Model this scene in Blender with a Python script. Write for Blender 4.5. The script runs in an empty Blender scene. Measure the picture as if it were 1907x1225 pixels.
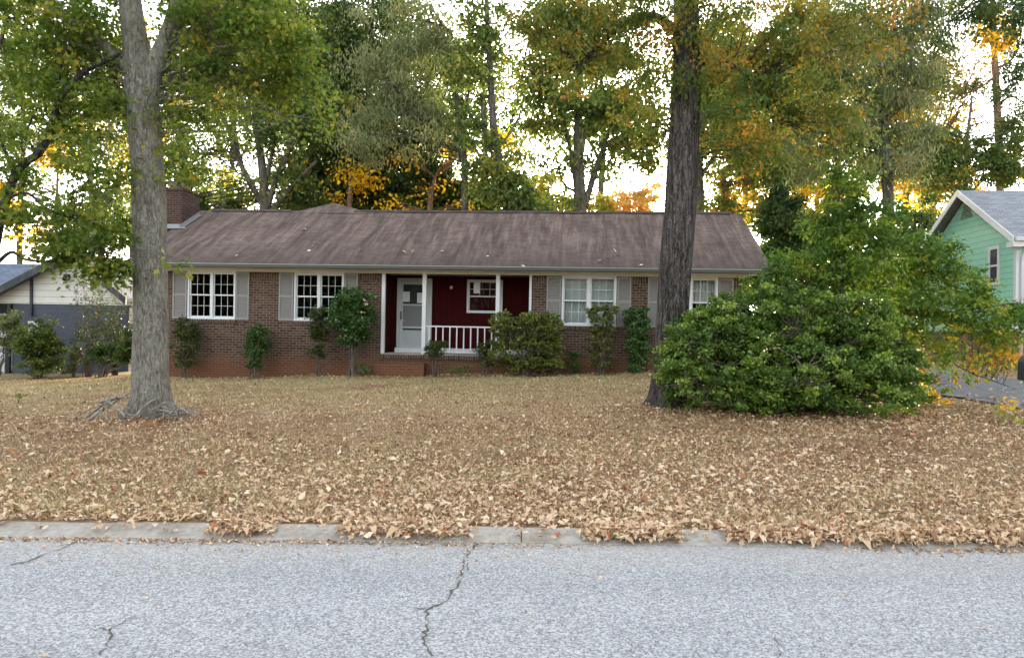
import bpy, math, random
import numpy as np
rng = np.random.default_rng(11)
random.seed(5)
S = bpy.context.scene
COL = S.collection
R = math.radians
PI = math.pi
# ---------------------------------------------------------------- camera
FPX, CX, CY, ROLL = 1377.0, 953.5, 612.5, 0.019
CAM = np.array([0, 0, 1.6])
RV = np.array([math.cos(ROLL), 0, math.sin(ROLL)])
UV_ = np.array([-math.sin(ROLL), 0, math.cos(ROLL)])
cd = bpy.data.cameras.new('camera')
cam = bpy.data.objects.new('camera', cd)
COL.objects.link(cam)
cam.location = CAM
cam.rotation_mode = 'QUATERNION'
from mathutils import Matrix, Vector
cam.rotation_quaternion = Matrix(((RV[0], UV_[0], 0), (RV[1], UV_[1], -1), (RV[2], UV_[2], 0))).to_quaternion()
cd.sensor_width = 36
cd.lens = 36 * FPX / 1907
cd.clip_start = .1
cd.clip_end = 2000
S.camera = cam
# ---------------------------------------------------------------- world, sun, exposure
SUN_EL, SUN_AZ = 9.5, 7.0        # degrees; azimuth from +Y (view direction), negative = left
w = bpy.data.worlds.new('World')
S.world = w
w.use_nodes = True
wt = w.node_tree
bg = wt.nodes['Background']
sky = wt.nodes.new('ShaderNodeTexSky')
sky.sky_type = 'NISHITA'
sky.sun_disc = False
sky.sun_elevation = R(SUN_EL)
sky.sun_rotation = R(SUN_AZ)
sky.air_density = 1.0
sky.dust_density = 3.0
sky.ozone_density = 1.5
hs = wt.nodes.new('ShaderNodeHueSaturation')
hs.inputs['Saturation'].default_value = .32
wt.links.new(sky.outputs[0], hs.inputs['Color'])
wt.links.new(hs.outputs[0], bg.inputs['Color'])
bg.inputs['Strength'].default_value = .15
sl = bpy.data.lights.new('sun', 'SUN')
sl.energy = 3.0
sl.angle = R(3.0)
sl.color = (1, .80, .52)
so = bpy.data.objects.new('sun', sl)
COL.objects.link(so)
sdir = Vector((math.sin(R(SUN_AZ)) * math.cos(R(SUN_EL)), math.cos(R(SUN_AZ)) * math.cos(R(SUN_EL)), math.sin(R(SUN_EL))))
so.rotation_euler = sdir.to_track_quat('Z', 'Y').to_euler()
so.location = sdir * 60
S.view_settings.view_transform = 'Standard'
S.view_settings.look = 'None'
S.view_settings.exposure = 3.12
S.view_settings.gamma = 1.0

# ---------------------------------------------------------------- helpers: space
def ray(px, py):
    return np.array([0, 1.0, 0]) + (px - CX) / FPX * RV + (CY - py) / FPX * UV_
def W(px, py, D):
    return CAM + D * ray(px, py)
def sstep(t):
    t = np.clip(t, 0, 1)
    return t * t * (3 - 2 * t)
KS = .022
def g(x, y):
    x = np.asarray(x, float); y = np.asarray(y, float)
    yr = y - KS * x
    zh = .25 + .035 * np.clip(x, -20, 17)
    t = sstep((yr - 5.7) / 16)
    z = .05 * (1 - t) + zh * t
    z = z + .018 * np.sin(x * 1.3 + .7 * y) * sstep((yr - 6.5) / 2) + .012 * np.sin(x * 2.9 - y * 1.7) * sstep((yr - 6.5) / 2)
    k = sstep((yr - 5.62) / .16)
    z = -.03 * (1 - k) + z * k
    kb = sstep((-6.6 - yr) / .3)
    return z * (1 - kb) + .1 * kb
def hit(px, py):
    r = ray(px, py)
    D = 3.0
    while D < 300:
        p = CAM + D * r
        if p[2] < float(g(p[0], p[1])):
            return p
        D += .02
    return p
def base_at(px, D):
    x = (px - CX) / FPX * D
    return np.array([x, D, float(g(x, D))])

# ---------------------------------------------------------------- helpers: materials
def newmat(name):
    m = bpy.data.materials.new(name)
    m.use_nodes = True
    nt = m.node_tree
    for n in list(nt.nodes):
        nt.nodes.remove(n)
    out = nt.nodes.new('ShaderNodeOutputMaterial')
    return m, nt, out
def nd(nt, typ, **kw):
    n = nt.nodes.new(typ)
    for k, v in kw.items():
        if k in n.inputs:
            s = n.inputs[k]
            if isinstance(v, bpy.types.NodeSocket):
                nt.links.new(v, s)
            else:
                s.default_value = v
        else:
            setattr(n, k, v)
    return n
def c4(c):
    return (c[0], c[1], c[2], 1)
def ramp(nt, fac, stops, interp='LINEAR'):
    n = nt.nodes.new('ShaderNodeValToRGB')
    n.color_ramp.interpolation = interp
    e = n.color_ramp.elements
    while len(e) > 1:
        e.remove(e[-1])
    e[0].position = stops[0][0]; e[0].color = c4(stops[0][1]) if not isinstance(stops[0][1], float) else (stops[0][1],) * 3 + (1,)
    for p, c in stops[1:]:
        q = e.new(p)
        q.color = c4(c) if not isinstance(c, float) else (c, c, c, 1)
    nt.links.new(fac, n.inputs['Fac'])
    return n.outputs['Color']
def mixc(nt, fac, a, b, typ='MIX'):
    n = nt.nodes.new('ShaderNodeMix')
    n.data_type = 'RGBA'
    n.blend_type = typ
    for s, v in ((n.inputs[0], fac), (n.inputs[6], a), (n.inputs[7], b)):
        if isinstance(v, bpy.types.NodeSocket):
            nt.links.new(v, s)
        elif isinstance(v, (tuple, list)):
            s.default_value = c4(v)
        else:
            s.default_value = v
    return n.outputs[2]
def mth(nt, op, a, b=0.0, clamp=False):
    n = nt.nodes.new('ShaderNodeMath')
    n.operation = op
    n.use_clamp = clamp
    for s, v in ((n.inputs[0], a), (n.inputs[1], b)):
        if isinstance(v, bpy.types.NodeSocket):
            nt.links.new(v, s)
        else:
            s.default_value = v
    return n.outputs[0]
def coords(nt, kind='Object', scale=(1, 1, 1)):
    tc = nt.nodes.new('ShaderNodeTexCoord')
    mp = nd(nt, 'ShaderNodeMapping')
    mp.inputs['Scale'].default_value = scale
    nt.links.new(tc.outputs[kind], mp.inputs['Vector'])
    return mp.outputs[0]
def noise(nt, vec, scale, detail=4, rough=.55):
    n = nd(nt, 'ShaderNodeTexNoise', Vector=vec, Scale=scale, Detail=detail, Roughness=rough)
    return n.outputs['Fac']
def principled(nt, out, col, rough=.7, spec=.3, bump=None, dist=.01, strength=1.0, metallic=0.0):
    p = nd(nt, 'ShaderNodeBsdfPrincipled', Roughness=rough, Metallic=metallic)
    p.inputs['Specular IOR Level'].default_value = spec
    if isinstance(col, bpy.types.NodeSocket):
        nt.links.new(col, p.inputs['Base Color'])
    else:
        p.inputs['Base Color'].default_value = c4(col)
    if bump is not None:
        b = nd(nt, 'ShaderNodeBump', Strength=strength, Distance=dist, Height=bump)
        nt.links.new(b.outputs[0], p.inputs['Normal'])
    nt.links.new(p.outputs[0], out.inputs['Surface'])
    return p
def m_paint(name, col, rough=.55, var=.12, scale=3.0, dirt=(.25, .22, .18), dirtamt=.25):
    m, nt, out = newmat(name)
    v = coords(nt)
    n1 = noise(nt, v, scale, 5)
    n2 = noise(nt, v, scale * 9, 3)
    c = mixc(nt, mth(nt, 'MULTIPLY', ramp(nt, n1, [(.45, 0.0), (.8, 1.0)]), dirtamt), col, dirt)
    c = mixc(nt, var, c, ramp(nt, n2, [(.3, 0.2), (.7, 1.0)]), 'MULTIPLY')
    principled(nt, out, c, rough, .35, n2, .002, .4)
    return m
def m_leaf(name, stops, trans=.4, rough=.5, spec=.25, tint=(1.25, 1.3, .7), gain=1.4):
    m, nt, out = newmat(name)
    a = nt.nodes.new('ShaderNodeAttribute')
    a.attribute_name = 'var'
    col = ramp(nt, a.outputs['Fac'], [(q, tuple(min(.8, v * gain) for v in c)) for q, c in stops])
    p = nd(nt, 'ShaderNodeBsdfPrincipled', Roughness=rough)
    p.inputs['Specular IOR Level'].default_value = spec
    nt.links.new(col, p.inputs['Base Color'])
    t = nt.nodes.new('ShaderNodeBsdfTranslucent')
    nt.links.new(mixc(nt, 1.0, col, tint, 'MULTIPLY'), t.inputs['Color'])
    mx = nd(nt, 'ShaderNodeMixShader')
    mx.inputs[0].default_value = trans
    nt.links.new(p.outputs[0], mx.inputs[1])
    nt.links.new(t.outputs[0], mx.inputs[2])
    nt.links.new(mx.outputs[0], out.inputs['Surface'])
    return m
M = {}
def m_brick(name, ca, cb, mortar, clay=True):
    m, nt, out = newmat(name)
    uv = coords(nt, 'UV')
    bt = nd(nt, 'ShaderNodeTexBrick', Vector=uv, Color1=c4(ca), Color2=c4(cb), Mortar=c4(mortar), Scale=1.0)
    bt.inputs['Mortar Size'].default_value = .0075
    bt.inputs['Mortar Smooth'].default_value = .25
    bt.inputs['Bias'].default_value = 0
    bt.inputs['Brick Width'].default_value = .213
    bt.inputs['Row Height'].default_value = .0765
    n1 = noise(nt, uv, 1.1, 4)
    n2 = noise(nt, uv, 26, 4)
    c = mixc(nt, .75, bt.outputs['Color'], ramp(nt, n2, [(.25, .45), (.75, 1.0)]), 'MULTIPLY')
    c = mixc(nt, .5, c, ramp(nt, n1, [(.3, (.62, .6, .62)), (.7, (1, 1, 1))]), 'MULTIPLY')
    if clay:
        sp = nd(nt, 'ShaderNodeSeparateXYZ', Vector=uv)
        h = mth(nt, 'ADD', sp.outputs['Y'], mth(nt, 'MULTIPLY', mth(nt, 'SUBTRACT', n1, .5), .9))
        h = mth(nt, 'ADD', h, mth(nt, 'MULTIPLY', mth(nt, 'SUBTRACT', n2, .5), .25))
        h = mth(nt, 'SUBTRACT', h, mth(nt, 'MULTIPLY', sp.outputs['X'], .022))
        f = ramp(nt, h, [(.12, .92), (.55, .62), (.95, 0.0)])
        c = mixc(nt, f, c, mixc(nt, bt.outputs['Fac'], (.155, .062, .03), (.205, .09, .046)))
    inv = mth(nt, 'SUBTRACT', 1.0, bt.outputs['Fac'])
    principled(nt, out, c, .88, .2, mth(nt, 'ADD', inv, mth(nt, 'MULTIPLY', n2, .4)), .008, .8)
    return m
def m_shingle(name, dark, light, tint, streak=True):
    m, nt, out = newmat(name)
    uv = coords(nt, 'UV')
    bt = nd(nt, 'ShaderNodeTexBrick', Vector=uv, Color1=c4(dark), Color2=c4(light), Mortar=c4([x * .45 for x in dark]), Scale=1.0)
    bt.inputs['Mortar Size'].default_value = .009
    bt.inputs['Mortar Smooth'].default_value = .6
    bt.inputs['Brick Width'].default_value = .31
    bt.inputs['Row Height'].default_value = .14
    n1 = noise(nt, uv, 45, 3)
    c = mixc(nt, .6, bt.outputs['Color'], ramp(nt, n1, [(.3, .5), (.7, 1.0)]), 'MULTIPLY')
    if streak:
        us = coords(nt, 'UV', (1.0, .18, 1))
        s1 = noise(nt, us, 1.3, 6, .65)
        us2 = coords(nt, 'UV', (1.0, .12, 1))
        s2 = noise(nt, us2, 5.5, 4, .6)
        c = mixc(nt, ramp(nt, s1, [(.40, 0.0), (.62, .85)]), c, [x * .48 for x in dark])
        c = mixc(nt, ramp(nt, s2, [(.45, 0.0), (.75, .6)]), c, tint)
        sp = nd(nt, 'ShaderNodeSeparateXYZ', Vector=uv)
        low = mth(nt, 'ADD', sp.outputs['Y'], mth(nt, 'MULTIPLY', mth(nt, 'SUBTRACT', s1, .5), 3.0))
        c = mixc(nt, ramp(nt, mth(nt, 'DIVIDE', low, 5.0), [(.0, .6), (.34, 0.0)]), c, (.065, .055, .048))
    principled(nt, out, c, .95, .1, mth(nt, 'ADD', n1, mth(nt, 'SUBTRACT', 1.0, bt.outputs['Fac'])), .008, .6)
    return m
def m_bark(name, dark, mid, light, sc=9, stretch=.16, dist=.03, lich=.0, lo=.38, hi=.64):
    m, nt, out = newmat(name)
    v = coords(nt, 'Object', (1, 1, stretch))
    wv = nd(nt, 'ShaderNodeTexNoise', Vector=v, Scale=sc, Detail=7, Roughness=.68, Distortion=.6)
    ri = nd(nt, 'ShaderNodeTexNoise', Vector=v, Scale=sc * 2.2, Detail=4, Roughness=.6, Distortion=1.5)
    rg = mth(nt, 'ABSOLUTE', mth(nt, 'SUBTRACT', ri.outputs['Fac'], .5))
    fur = ramp(nt, rg, [(0.0, 0.0), (.055, 1.0)])
    h = mth(nt, 'ADD', mth(nt, 'MULTIPLY', wv.outputs['Fac'], .72), mth(nt, 'MULTIPLY', fur, .2))
    c = ramp(nt, h, [(lo, dark), ((lo + hi) / 2, mid), (hi, light)])
    if lich:
        n = noise(nt, coords(nt, 'Object', (1, 1, .6)), 4.5, 7, .75)
        c = mixc(nt, mth(nt, 'MULTIPLY', ramp(nt, n, [(.5, 0.0), (.62, 1.0)]), lich), c, (.36, .35, .27))
        n4 = noise(nt, coords(nt, 'Object', (1, 1, .7)), 2.2, 6, .7)
        c = mixc(nt, mth(nt, 'MULTIPLY', ramp(nt, n4, [(.52, 0.0), (.66, 1.0)]), .55), c, (.085, .075, .06))
    n3 = noise(nt, coords(nt, 'Object', (1, 1, .35)), 1.6, 4)
    c = mixc(nt, .45, c, ramp(nt, n3, [(.3, .45), (.7, 1.0)]), 'MULTIPLY')
    principled(nt, out, c, .95, .12, h, dist, 1.0)
    return m
def m_glass(name, refl=.1):
    m, nt, out = newmat(name)
    t = nt.nodes.new('ShaderNodeBsdfTransparent')
    t.inputs['Color'].default_value = (.78, .82, .82, 1)
    n = noise(nt, coords(nt), 1.3, 2)
    b = nd(nt, 'ShaderNodeBump', Strength=.15, Distance=.05, Height=n)
    gl = nd(nt, 'ShaderNodeBsdfGlossy', Roughness=.03)
    nt.links.new(b.outputs[0], gl.inputs['Normal'])
    fr = nd(nt, 'ShaderNodeLayerWeight', Blend=.25)
    mx = nt.nodes.new('ShaderNodeMixShader')
    nt.links.new(mth(nt, 'ADD', mth(nt, 'MULTIPLY', fr.outputs['Fresnel'], .25), refl * .04), mx.inputs[0])
    nt.links.new(t.outputs[0], mx.inputs[1])
    nt.links.new(gl.outputs[0], mx.inputs[2])
    nt.links.new(mx.outputs[0], out.inputs['Surface'])
    return m
def m_siding(name, col, pitch, vertical=False, dark=.45, rough=.6):
    m, nt, out = newmat(name)
    uv = coords(nt, 'UV')
    sp = nd(nt, 'ShaderNodeSeparateXYZ', Vector=uv)
    f = mth(nt, 'FRACT', mth(nt, 'DIVIDE', sp.outputs['X' if vertical else 'Y'], pitch))
    line = ramp(nt, f, [(0.0, dark), (.05, dark), (.1, 1.0), (1.0, .96)])
    n = noise(nt, uv, 2.5, 5)
    c = mixc(nt, 1.0, col, line, 'MULTIPLY')
    c = mixc(nt, .25, c, ramp(nt, n, [(.3, .5), (.7, 1.0)]), 'MULTIPLY')
    principled(nt, out, c, rough, .12, f, .01, .5)
    return m
M['brick'] = m_brick('brown_brick', (.068, .038, .026), (.15, .086, .058), (.29, .235, .185))
M['brick_plain'] = m_brick('trim_brick', (.068, .038, .026), (.15, .086, .058), (.29, .235, .185), False)
M['chimney_brick'] = m_brick('chimney_brick', (.055, .031, .024), (.115, .06, .044), (.15, .12, .10), False)
M['red_brick'] = m_brick('red_brick', (.22, .09, .06), (.3, .13, .09), (.35, .28, .22), False)
M['blue_brick'] = m_brick('painted_brick', (.095, .105, .128), (.115, .125, .15), (.085, .094, .115), False)
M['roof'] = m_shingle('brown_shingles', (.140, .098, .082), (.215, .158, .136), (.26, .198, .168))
M['grey_roof'] = m_shingle('grey_shingles', (.24, .25, .27), (.33, .34, .365), (.26, .27, .29), False)
M['blue_roof'] = m_shingle('blue_grey_shingles', (.13, .155, .20), (.19, .22, .275), (.2, .2, .2), False)
M['cream'] = m_paint('cream_paint', (.78, .74, .64), .55, .08, 3, (.5, .45, .36), .2)
M['white'] = m_paint('white_paint', (.64, .645, .64), .5, .1, 3, (.4, .38, .33), .2)
M['greytrim'] = m_paint('grey_trim', (.50, .51, .50), .5)
M['gutter'] = m_paint('gutter_paint', (.115, .12, .105), .45, .3, 5, (.10, .10, .085), .5)
M['lip'] = m_paint('gutter_lip', (.36, .37, .35), .5, .3, 6)
M['shutter'] = m_paint('shutter_paint', (.245, .228, .21), .6)
M['darkwood'] = m_paint('dark_board', (.03, .034, .042), .6)
M['black'] = m_paint('black_metal', (.014, .015, .017), .32, .2, 4, (.06, .06, .06), .2)
M['red'] = m_siding('red_siding', (.042, .0035, .0028), .2, True, .5, .9)
M['mint'] = m_siding('mint_siding', (.33, .66, .48), .19, False, .5)
M['creamsiding'] = m_siding('cream_siding', (.60, .57, .51), .23, False, .45)
M['glass'] = m_glass('window_glass')
M['curtain'] = m_siding('curtain_cloth', (.62, .62, .58), .09, True, .7)
M['blind'] = m_siding('window_blind', (.62, .64, .60), .05, False, .7)
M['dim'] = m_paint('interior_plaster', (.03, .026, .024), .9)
M['screen'] = m_paint('door_screen', (.19, .19, .195), .6)
M['panel'] = m_paint('door_panel', (.46, .47, .47), .5)
M['paper'] = m_paint('paper', (.80, .78, .82), .8, .05)
M['concrete'] = m_paint('concrete', (.40, .365, .315), .9, .4, 2.5, (.20, .15, .10), .9)
M['brass'] = m_paint('brass', (.5, .38, .18), .35)
M['metal'] = m_paint('flashing_metal', (.26, .265, .27), .4, .2, 8)
M['timber'] = m_paint('old_timber', (.25, .2, .15), .9)
M['bark_pale'] = m_bark('pale_bark', (.09, .08, .062), (.26, .235, .19), (.46, .43, .36), 34, .22, .03, .55)
M['bark_dark'] = m_bark('furrowed_bark', (.015, .012, .010), (.085, .072, .064), (.20, .172, .152), 20, .13, .06)
M['bark_bg'] = m_bark('grey_bark', (.045, .04, .034), (.11, .098, .082), (.19, .17, .145), 10, .2, .02)
M['bark_warm'] = m_bark('pine_bark', (.09, .055, .035), (.2, .13, .08), (.34, .22, .14), 10, .2, .02)
M['twig'] = m_bark('twig_bark', (.07, .052, .04), (.13, .1, .08), (.2, .17, .14), 20, .3, .005)
M['deadwood'] = m_bark('dead_wood', (.10, .08, .062), (.29, .245, .205), (.50, .45, .39), 22, .2, .005)
GREEN = [(0, (.018, .034, .009)), (.45, (.05, .076, .018)), (.75, (.092, .115, .026)), (.9, (.17, .155, .025)), (1, (.30, .15, .02))]
M['leaf_near'] = m_leaf('oak_leaves_green', [(0, (.028, .05, .010)), (.45, (.075, .112, .018)), (.78, (.135, .155, .024)), (.92, (.24, .19, .03)), (1, (.33, .15, .02))], .45, gain=1.6)
M['leaf_rust'] = m_leaf('oak_leaves_turning', [(0, (.022, .042, .008)), (.4, (.055, .08, .015)), (.65, (.10, .095, .016)), (.82, (.17, .10, .016)), (.94, (.26, .10, .015)), (1, (.22, .05, .015))], .42, gain=1.9)
M['leaf_dark'] = m_leaf('dark_leaves', [(0, (.012, .028, .008)), (.5, (.032, .058, .014)), (.85, (.06, .08, .018)), (1, (.16, .12, .02))], .35, gain=1.7)
M['leaf_green'] = m_leaf('green_leaves', GREEN, .4, gain=1.6)
M['leaf_pale'] = m_leaf('pale_olive_leaves', [(0, (.035, .048, .018)), (.5, (.085, .098, .042)), (.85, (.15, .15, .075)), (1, (.24, .16, .06))], .35, gain=2.0)
M['leaf_gold'] = m_leaf('golden_leaves', [(0, (.20, .19, .025)), (.35, (.50, .37, .02)), (.8, (.78, .54, .03)), (1, (.78, .42, .02))], .5, tint=(1.3, 1.05, .5), gain=1.0)
M['leaf_lime'] = m_leaf('yellow_green_leaves', [(0, (.10, .14, .03)), (.5, (.27, .27, .05)), (1, (.55, .36, .05))], .45, tint=(1.2, 1.15, .6))
M['leaf_peach'] = m_leaf('peach_leaves', [(0, (.42, .36, .12)), (.5, (.68, .48, .16)), (1, (.75, .42, .15))], .45, tint=(1.2, 1.0, .7), gain=1.0)
M['leaf_shrub'] = m_leaf('glossy_shrub_leaves', [(0, (.014, .030, .006)), (.45, (.045, .078, .012)), (.85, (.12, .165, .028)), (.96, (.18, .2, .04)), (1, (.34, .18, .03))], .3, .38, .4, gain=2.1)
M['leaf_sapling'] = m_leaf('sapling_leaves', [(0, (.018, .042, .008)), (.45, (.055, .098, .014)), (.72, (.125, .155, .022)), (.86, (.3, .24, .02)), (.95, (.48, .26, .02)), (1, (.5, .17, .02))], .42, gain=2.0)
M['leaf_box'] = m_leaf('boxwood_leaves', [(0, (.016, .028, .008)), (.6, (.045, .066, .016)), (.9, (.09, .09, .025)), (1, (.14, .07, .025))], .3)
M['leaf_pitto'] = m_leaf('dull_hedge_leaves', [(0, (.022, .032, .010)), (.5, (.075, .095, .02)), (.85, (.16, .17, .04)), (1, (.20, .13, .04))], .3, gain=1.6)
M['leaf_camellia'] = m_leaf('camellia_leaves', [(0, (.015, .04, .008)), (.6, (.04, .09, .016)), (.95, (.085, .14, .03)), (1, (.12, .17, .04))], .25, .33, .5)
M['petal'] = m_leaf('pale_petals', [(0, (.6, .42, .32)), (1, (.75, .6, .5))], .3, gain=1.0)
M['litter'] = m_leaf('dry_leaves', [(0, (.15, .07, .035)), (.18, (.34, .19, .10)), (.5, (.56, .38, .22)), (.8, (.70, .53, .34)), (.94, (.78, .65, .47)), (1, (.40, .14, .06))], .15, .6, .25, (1, .9, .7), gain=1.0)
M['grass'] = m_leaf('dry_grass', [(0, (.25, .185, .09)), (.4, (.46, .34, .18)), (.75, (.62, .47, .28)), (.92, (.36, .34, .13)), (1, (.21, .26, .07))], .25, .7, .15, (1, 1, .8), gain=1.0)

# ground
def m_ground():
    m, nt, out = newmat('leafy_dry_lawn')
    v = coords(nt)
    n0 = noise(nt, v, .22, 4)
    n1 = noise(nt, v, 1.1, 5, .6)
    n2 = noise(nt, v, 9, 5, .65)
    n3 = noise(nt, v, 60, 4, .7)
    straw = ramp(nt, n2, [(.3, (.22, .15, .085)), (.5, (.38, .265, .15)), (.7, (.50, .37, .22))])
    olive = ramp(nt, n2, [(.3, (.19, .16, .07)), (.55, (.35, .28, .135)), (.75, (.47, .38, .20))])
    clay = ramp(nt, n2, [(.3, (.20, .10, .055)), (.7, (.34, .19, .11))])
    sp = nd(nt, 'ShaderNodeSeparateXYZ', Vector=v)
    far = ramp(nt, mth(nt, 'ADD', mth(nt, 'DIVIDE', sp.outputs['Y'], 26.0), mth(nt, 'MULTIPLY', mth(nt, 'SUBTRACT', n1, .5), .5)), [(.45, 0.0), (.75, .85)])
    c = mixc(nt, far, straw, olive)
    c = mixc(nt, mth(nt, 'MULTIPLY', ramp(nt, n0, [(.43, 0.0), (.58, 1.0)]), ramp(nt, n1, [(.40, 0.0), (.55, 1.0)])), c, clay)
    brown = ramp(nt, n2, [(.3, (.15, .085, .048)), (.7, (.34, .205, .12))])
    band = ramp(nt, mth(nt, 'ADD', mth(nt, 'DIVIDE', sp.outputs['Y'], 26.0), mth(nt, 'MULTIPLY', mth(nt, 'SUBTRACT', n0, .5), .5)), [(.25, .45), (.40, .8), (.56, 0.0)])
    c = mixc(nt, mth(nt, 'MULTIPLY', band, ramp(nt, n1, [(.35, .35), (.6, 1.0)])), c, brown)
    c = mixc(nt, .8, c, ramp(nt, n3, [(.28, .55), (.62, 1.0)]), 'MULTIPLY')
    principled(nt, out, c, .98, .08, mth(nt, 'ADD', n2, n3), .03, .9)
    return m
def m_asphalt():
    m, nt, out = newmat('worn_asphalt')
    v = coords(nt)
    vo = nd(nt, 'ShaderNodeTexVoronoi', Vector=v, Scale=92.0)
    sep = nd(nt, 'ShaderNodeSeparateColor', Color=vo.outputs['Color'])
    n1 = noise(nt, v, .5, 5, .6)
    n2 = noise(nt, v, 105, 4, .8)
    n3 = noise(nt, v, 9, 4, .7)
    s = mth(nt, 'ADD', mth(nt, 'MULTIPLY', sep.outputs[0], .55), mth(nt, 'MULTIPLY', n2, .6))
    c = ramp(nt, s, [(.18, (.075, .075, .076)), (.38, (.235, .236, .24)), (.58, (.335, .338, .345)), (.95, (.62, .62, .615))])
    c = mixc(nt, .6, c, ramp(nt, n1, [(.3, (.80, .82, .85)), (.7, (1, 1, .985))]), 'MULTIPLY')
    tw = noise(nt, coords(nt, 'Object', (.12, 1.0, 1)), .9, 3)
    c = mixc(nt, .5, c, ramp(nt, tw, [(.35, (.75, .735, .70)), (.62, (1, .975, .93))]), 'MULTIPLY')
    c = mixc(nt, ramp(nt, n3, [(.66, 0.0), (.76, .55)]), c, (.13, .13, .13))
    sp = nd(nt, 'ShaderNodeSeparateXYZ', Vector=v)
    yr = mth(nt, 'SUBTRACT', sp.outputs['Y'], mth(nt, 'MULTIPLY', sp.outputs['X'], KS))
    e = mth(nt, 'ADD', yr, mth(nt, 'MULTIPLY', mth(nt, 'SUBTRACT', n1, .5), .8))
    c = mixc(nt, mth(nt, 'MULTIPLY', ramp(nt, mth(nt, 'DIVIDE', mth(nt, 'SUBTRACT', e, 4.8), 1.0), [(.0, 0.0), (.8, .55)]), ramp(nt, n2, [(.35, .3), (.6, 1.0)])), c, (.36, .31, .25))
    principled(nt, out, c, .9, .25, s, .006, .8)
    return m
M['ground'] = m_ground()
M['asphalt'] = m_asphalt()
M['drive'] = m_paint('driveway_concrete', (.15, .15, .152), .9, .4, 3, (.09, .08, .07), .5)
M['crack'] = m_paint('crack_dirt', (.105, .092, .075), .95, .4, 12, (.2, .16, .1), .6)

# ---------------------------------------------------------------- helpers: meshes
def link(o, parent=None):
    COL.objects.link(o)
    if parent is not None:
        o.parent = parent
    return o
def tag(o, label, cat, group=None, kind=None):
    if label: o['label'] = label
    if cat: o['category'] = cat
    if group: o['group'] = group
    if kind: o['kind'] = kind
    return o
def empty(name, loc, rz=0):
    o = bpy.data.objects.new(name, None)
    o.empty_display_size = .2
    o.location = [float(c) for c in loc]
    o.rotation_euler = (0, 0, rz)
    return link(o)
class MB:
    def __init__(self):
        self.v, self.f, self.sm = [], [], []
    def face(self, pts, smooth=False):
        n = len(self.v)
        self.v += [tuple(float(c) for c in p) for p in pts]
        self.f.append(tuple(range(n, n + len(pts))))
        self.sm.append(smooth)
    def box(self, x0, y0, z0, x1, y1, z1):
        n = len(self.v)
        self.v += [(x0, y0, z0), (x1, y0, z0), (x1, y1, z0), (x0, y1, z0), (x0, y0, z1), (x1, y0, z1), (x1, y1, z1), (x0, y1, z1)]
        for q in ((0, 3, 2, 1), (4, 5, 6, 7), (0, 1, 5, 4), (1, 2, 6, 5), (2, 3, 7, 6), (3, 0, 4, 7)):
            self.f.append(tuple(n + i for i in q)); self.sm.append(False)
        return self
    def prism(self, prof, a, b, axis=0):
        """extrude closed 2-D profile along axis from a to b; profile in the two other axes."""
        n = len(self.v); k = len(prof)
        for t in (a, b):
            for p in prof:
                q = list(p); q.insert(axis, t)
                self.v.append(tuple(q))
        for i in range(k):
            j = (i + 1) % k
            self.f.append((n + i, n + j, n + k + j, n + k + i)); self.sm.append(False)
        self.f.append(tuple(n + i for i in range(k - 1, -1, -1))); self.sm.append(False)
        self.f.append(tuple(n + k + i for i in range(k))); self.sm.append(False)
        return self
    def tube(self, pts, rad, sides=8, fn=None, cap=True):
        pts = np.asarray(pts, float)
        n0 = len(self.v); m = len(pts)
        T = np.gradient(pts, axis=0)
        T /= np.linalg.norm(T, axis=1)[:, None] + 1e-9
        ref = np.array([1.0, 0, 0]) if abs(T[0][0]) < .8 else np.array([0, 1.0, 0])
        for i in range(m):
            u = ref - T[i] * (ref @ T[i]); u /= np.linalg.norm(u)
            ref = u
            w_ = np.cross(T[i], u)
            for k in range(sides):
                a = 2 * PI * k / sides
                r = rad[i] * (fn(a, i, pts[i]) if fn else 1)
                self.v.append(tuple(pts[i] + r * (math.cos(a) * u + math.sin(a) * w_)))
        for i in range(m - 1):
            for k in range(sides):
                a = n0 + i * sides + k; b = n0 + i * sides + (k + 1) % sides
                self.f.append((a, b, b + sides, a + sides)); self.sm.append(True)
        if cap:
            self.f.append(tuple(n0 + k for k in range(sides - 1, -1, -1))); self.sm.append(False)
            self.f.append(tuple(n0 + (m - 1) * sides + k for k in range(sides))); self.sm.append(False)
        return self
    def build(self, name, mat, parent=None, swap=False, uvf=None):
        me = bpy.data.meshes.new(name)
        me.from_pydata(self.v, [], self.f)
        me.materials.append(mat)
        me.polygons.foreach_set('use_smooth', self.sm)
        uvl = me.uv_layers.new(name='UVMap')
        me.update()
        co = np.empty(len(me.vertices) * 3); me.vertices.foreach_get('co', co); co = co.reshape(-1, 3)
        lv = np.empty(len(me.loops), int); me.loops.foreach_get('vertex_index', lv)
        nr = np.empty(len(me.polygons) * 3); me.polygons.foreach_get('normal', nr); nr = np.abs(nr.reshape(-1, 3))
        tot = np.empty(len(me.polygons), int); me.polygons.foreach_get('loop_total', tot)
        pn = np.repeat(nr, tot, axis=0)
        P = co[lv]
        ax = np.argmax(pn * np.array([1, 1, 1.0]), axis=1)
        uvc = np.where((ax == 1)[:, None], P[:, [0, 2]], np.where((ax == 0)[:, None], P[:, [1, 2]], P[:, [0, 1]]))
        if uvf is not None: uvc = uvf(P)
        if swap: uvc = uvc[:, ::-1]
        uvl.data.foreach_set('uv', np.ascontiguousarray(uvc, dtype=np.float32).ravel())
        o = bpy.data.objects.new(name, me)
        return link(o, parent)
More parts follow.
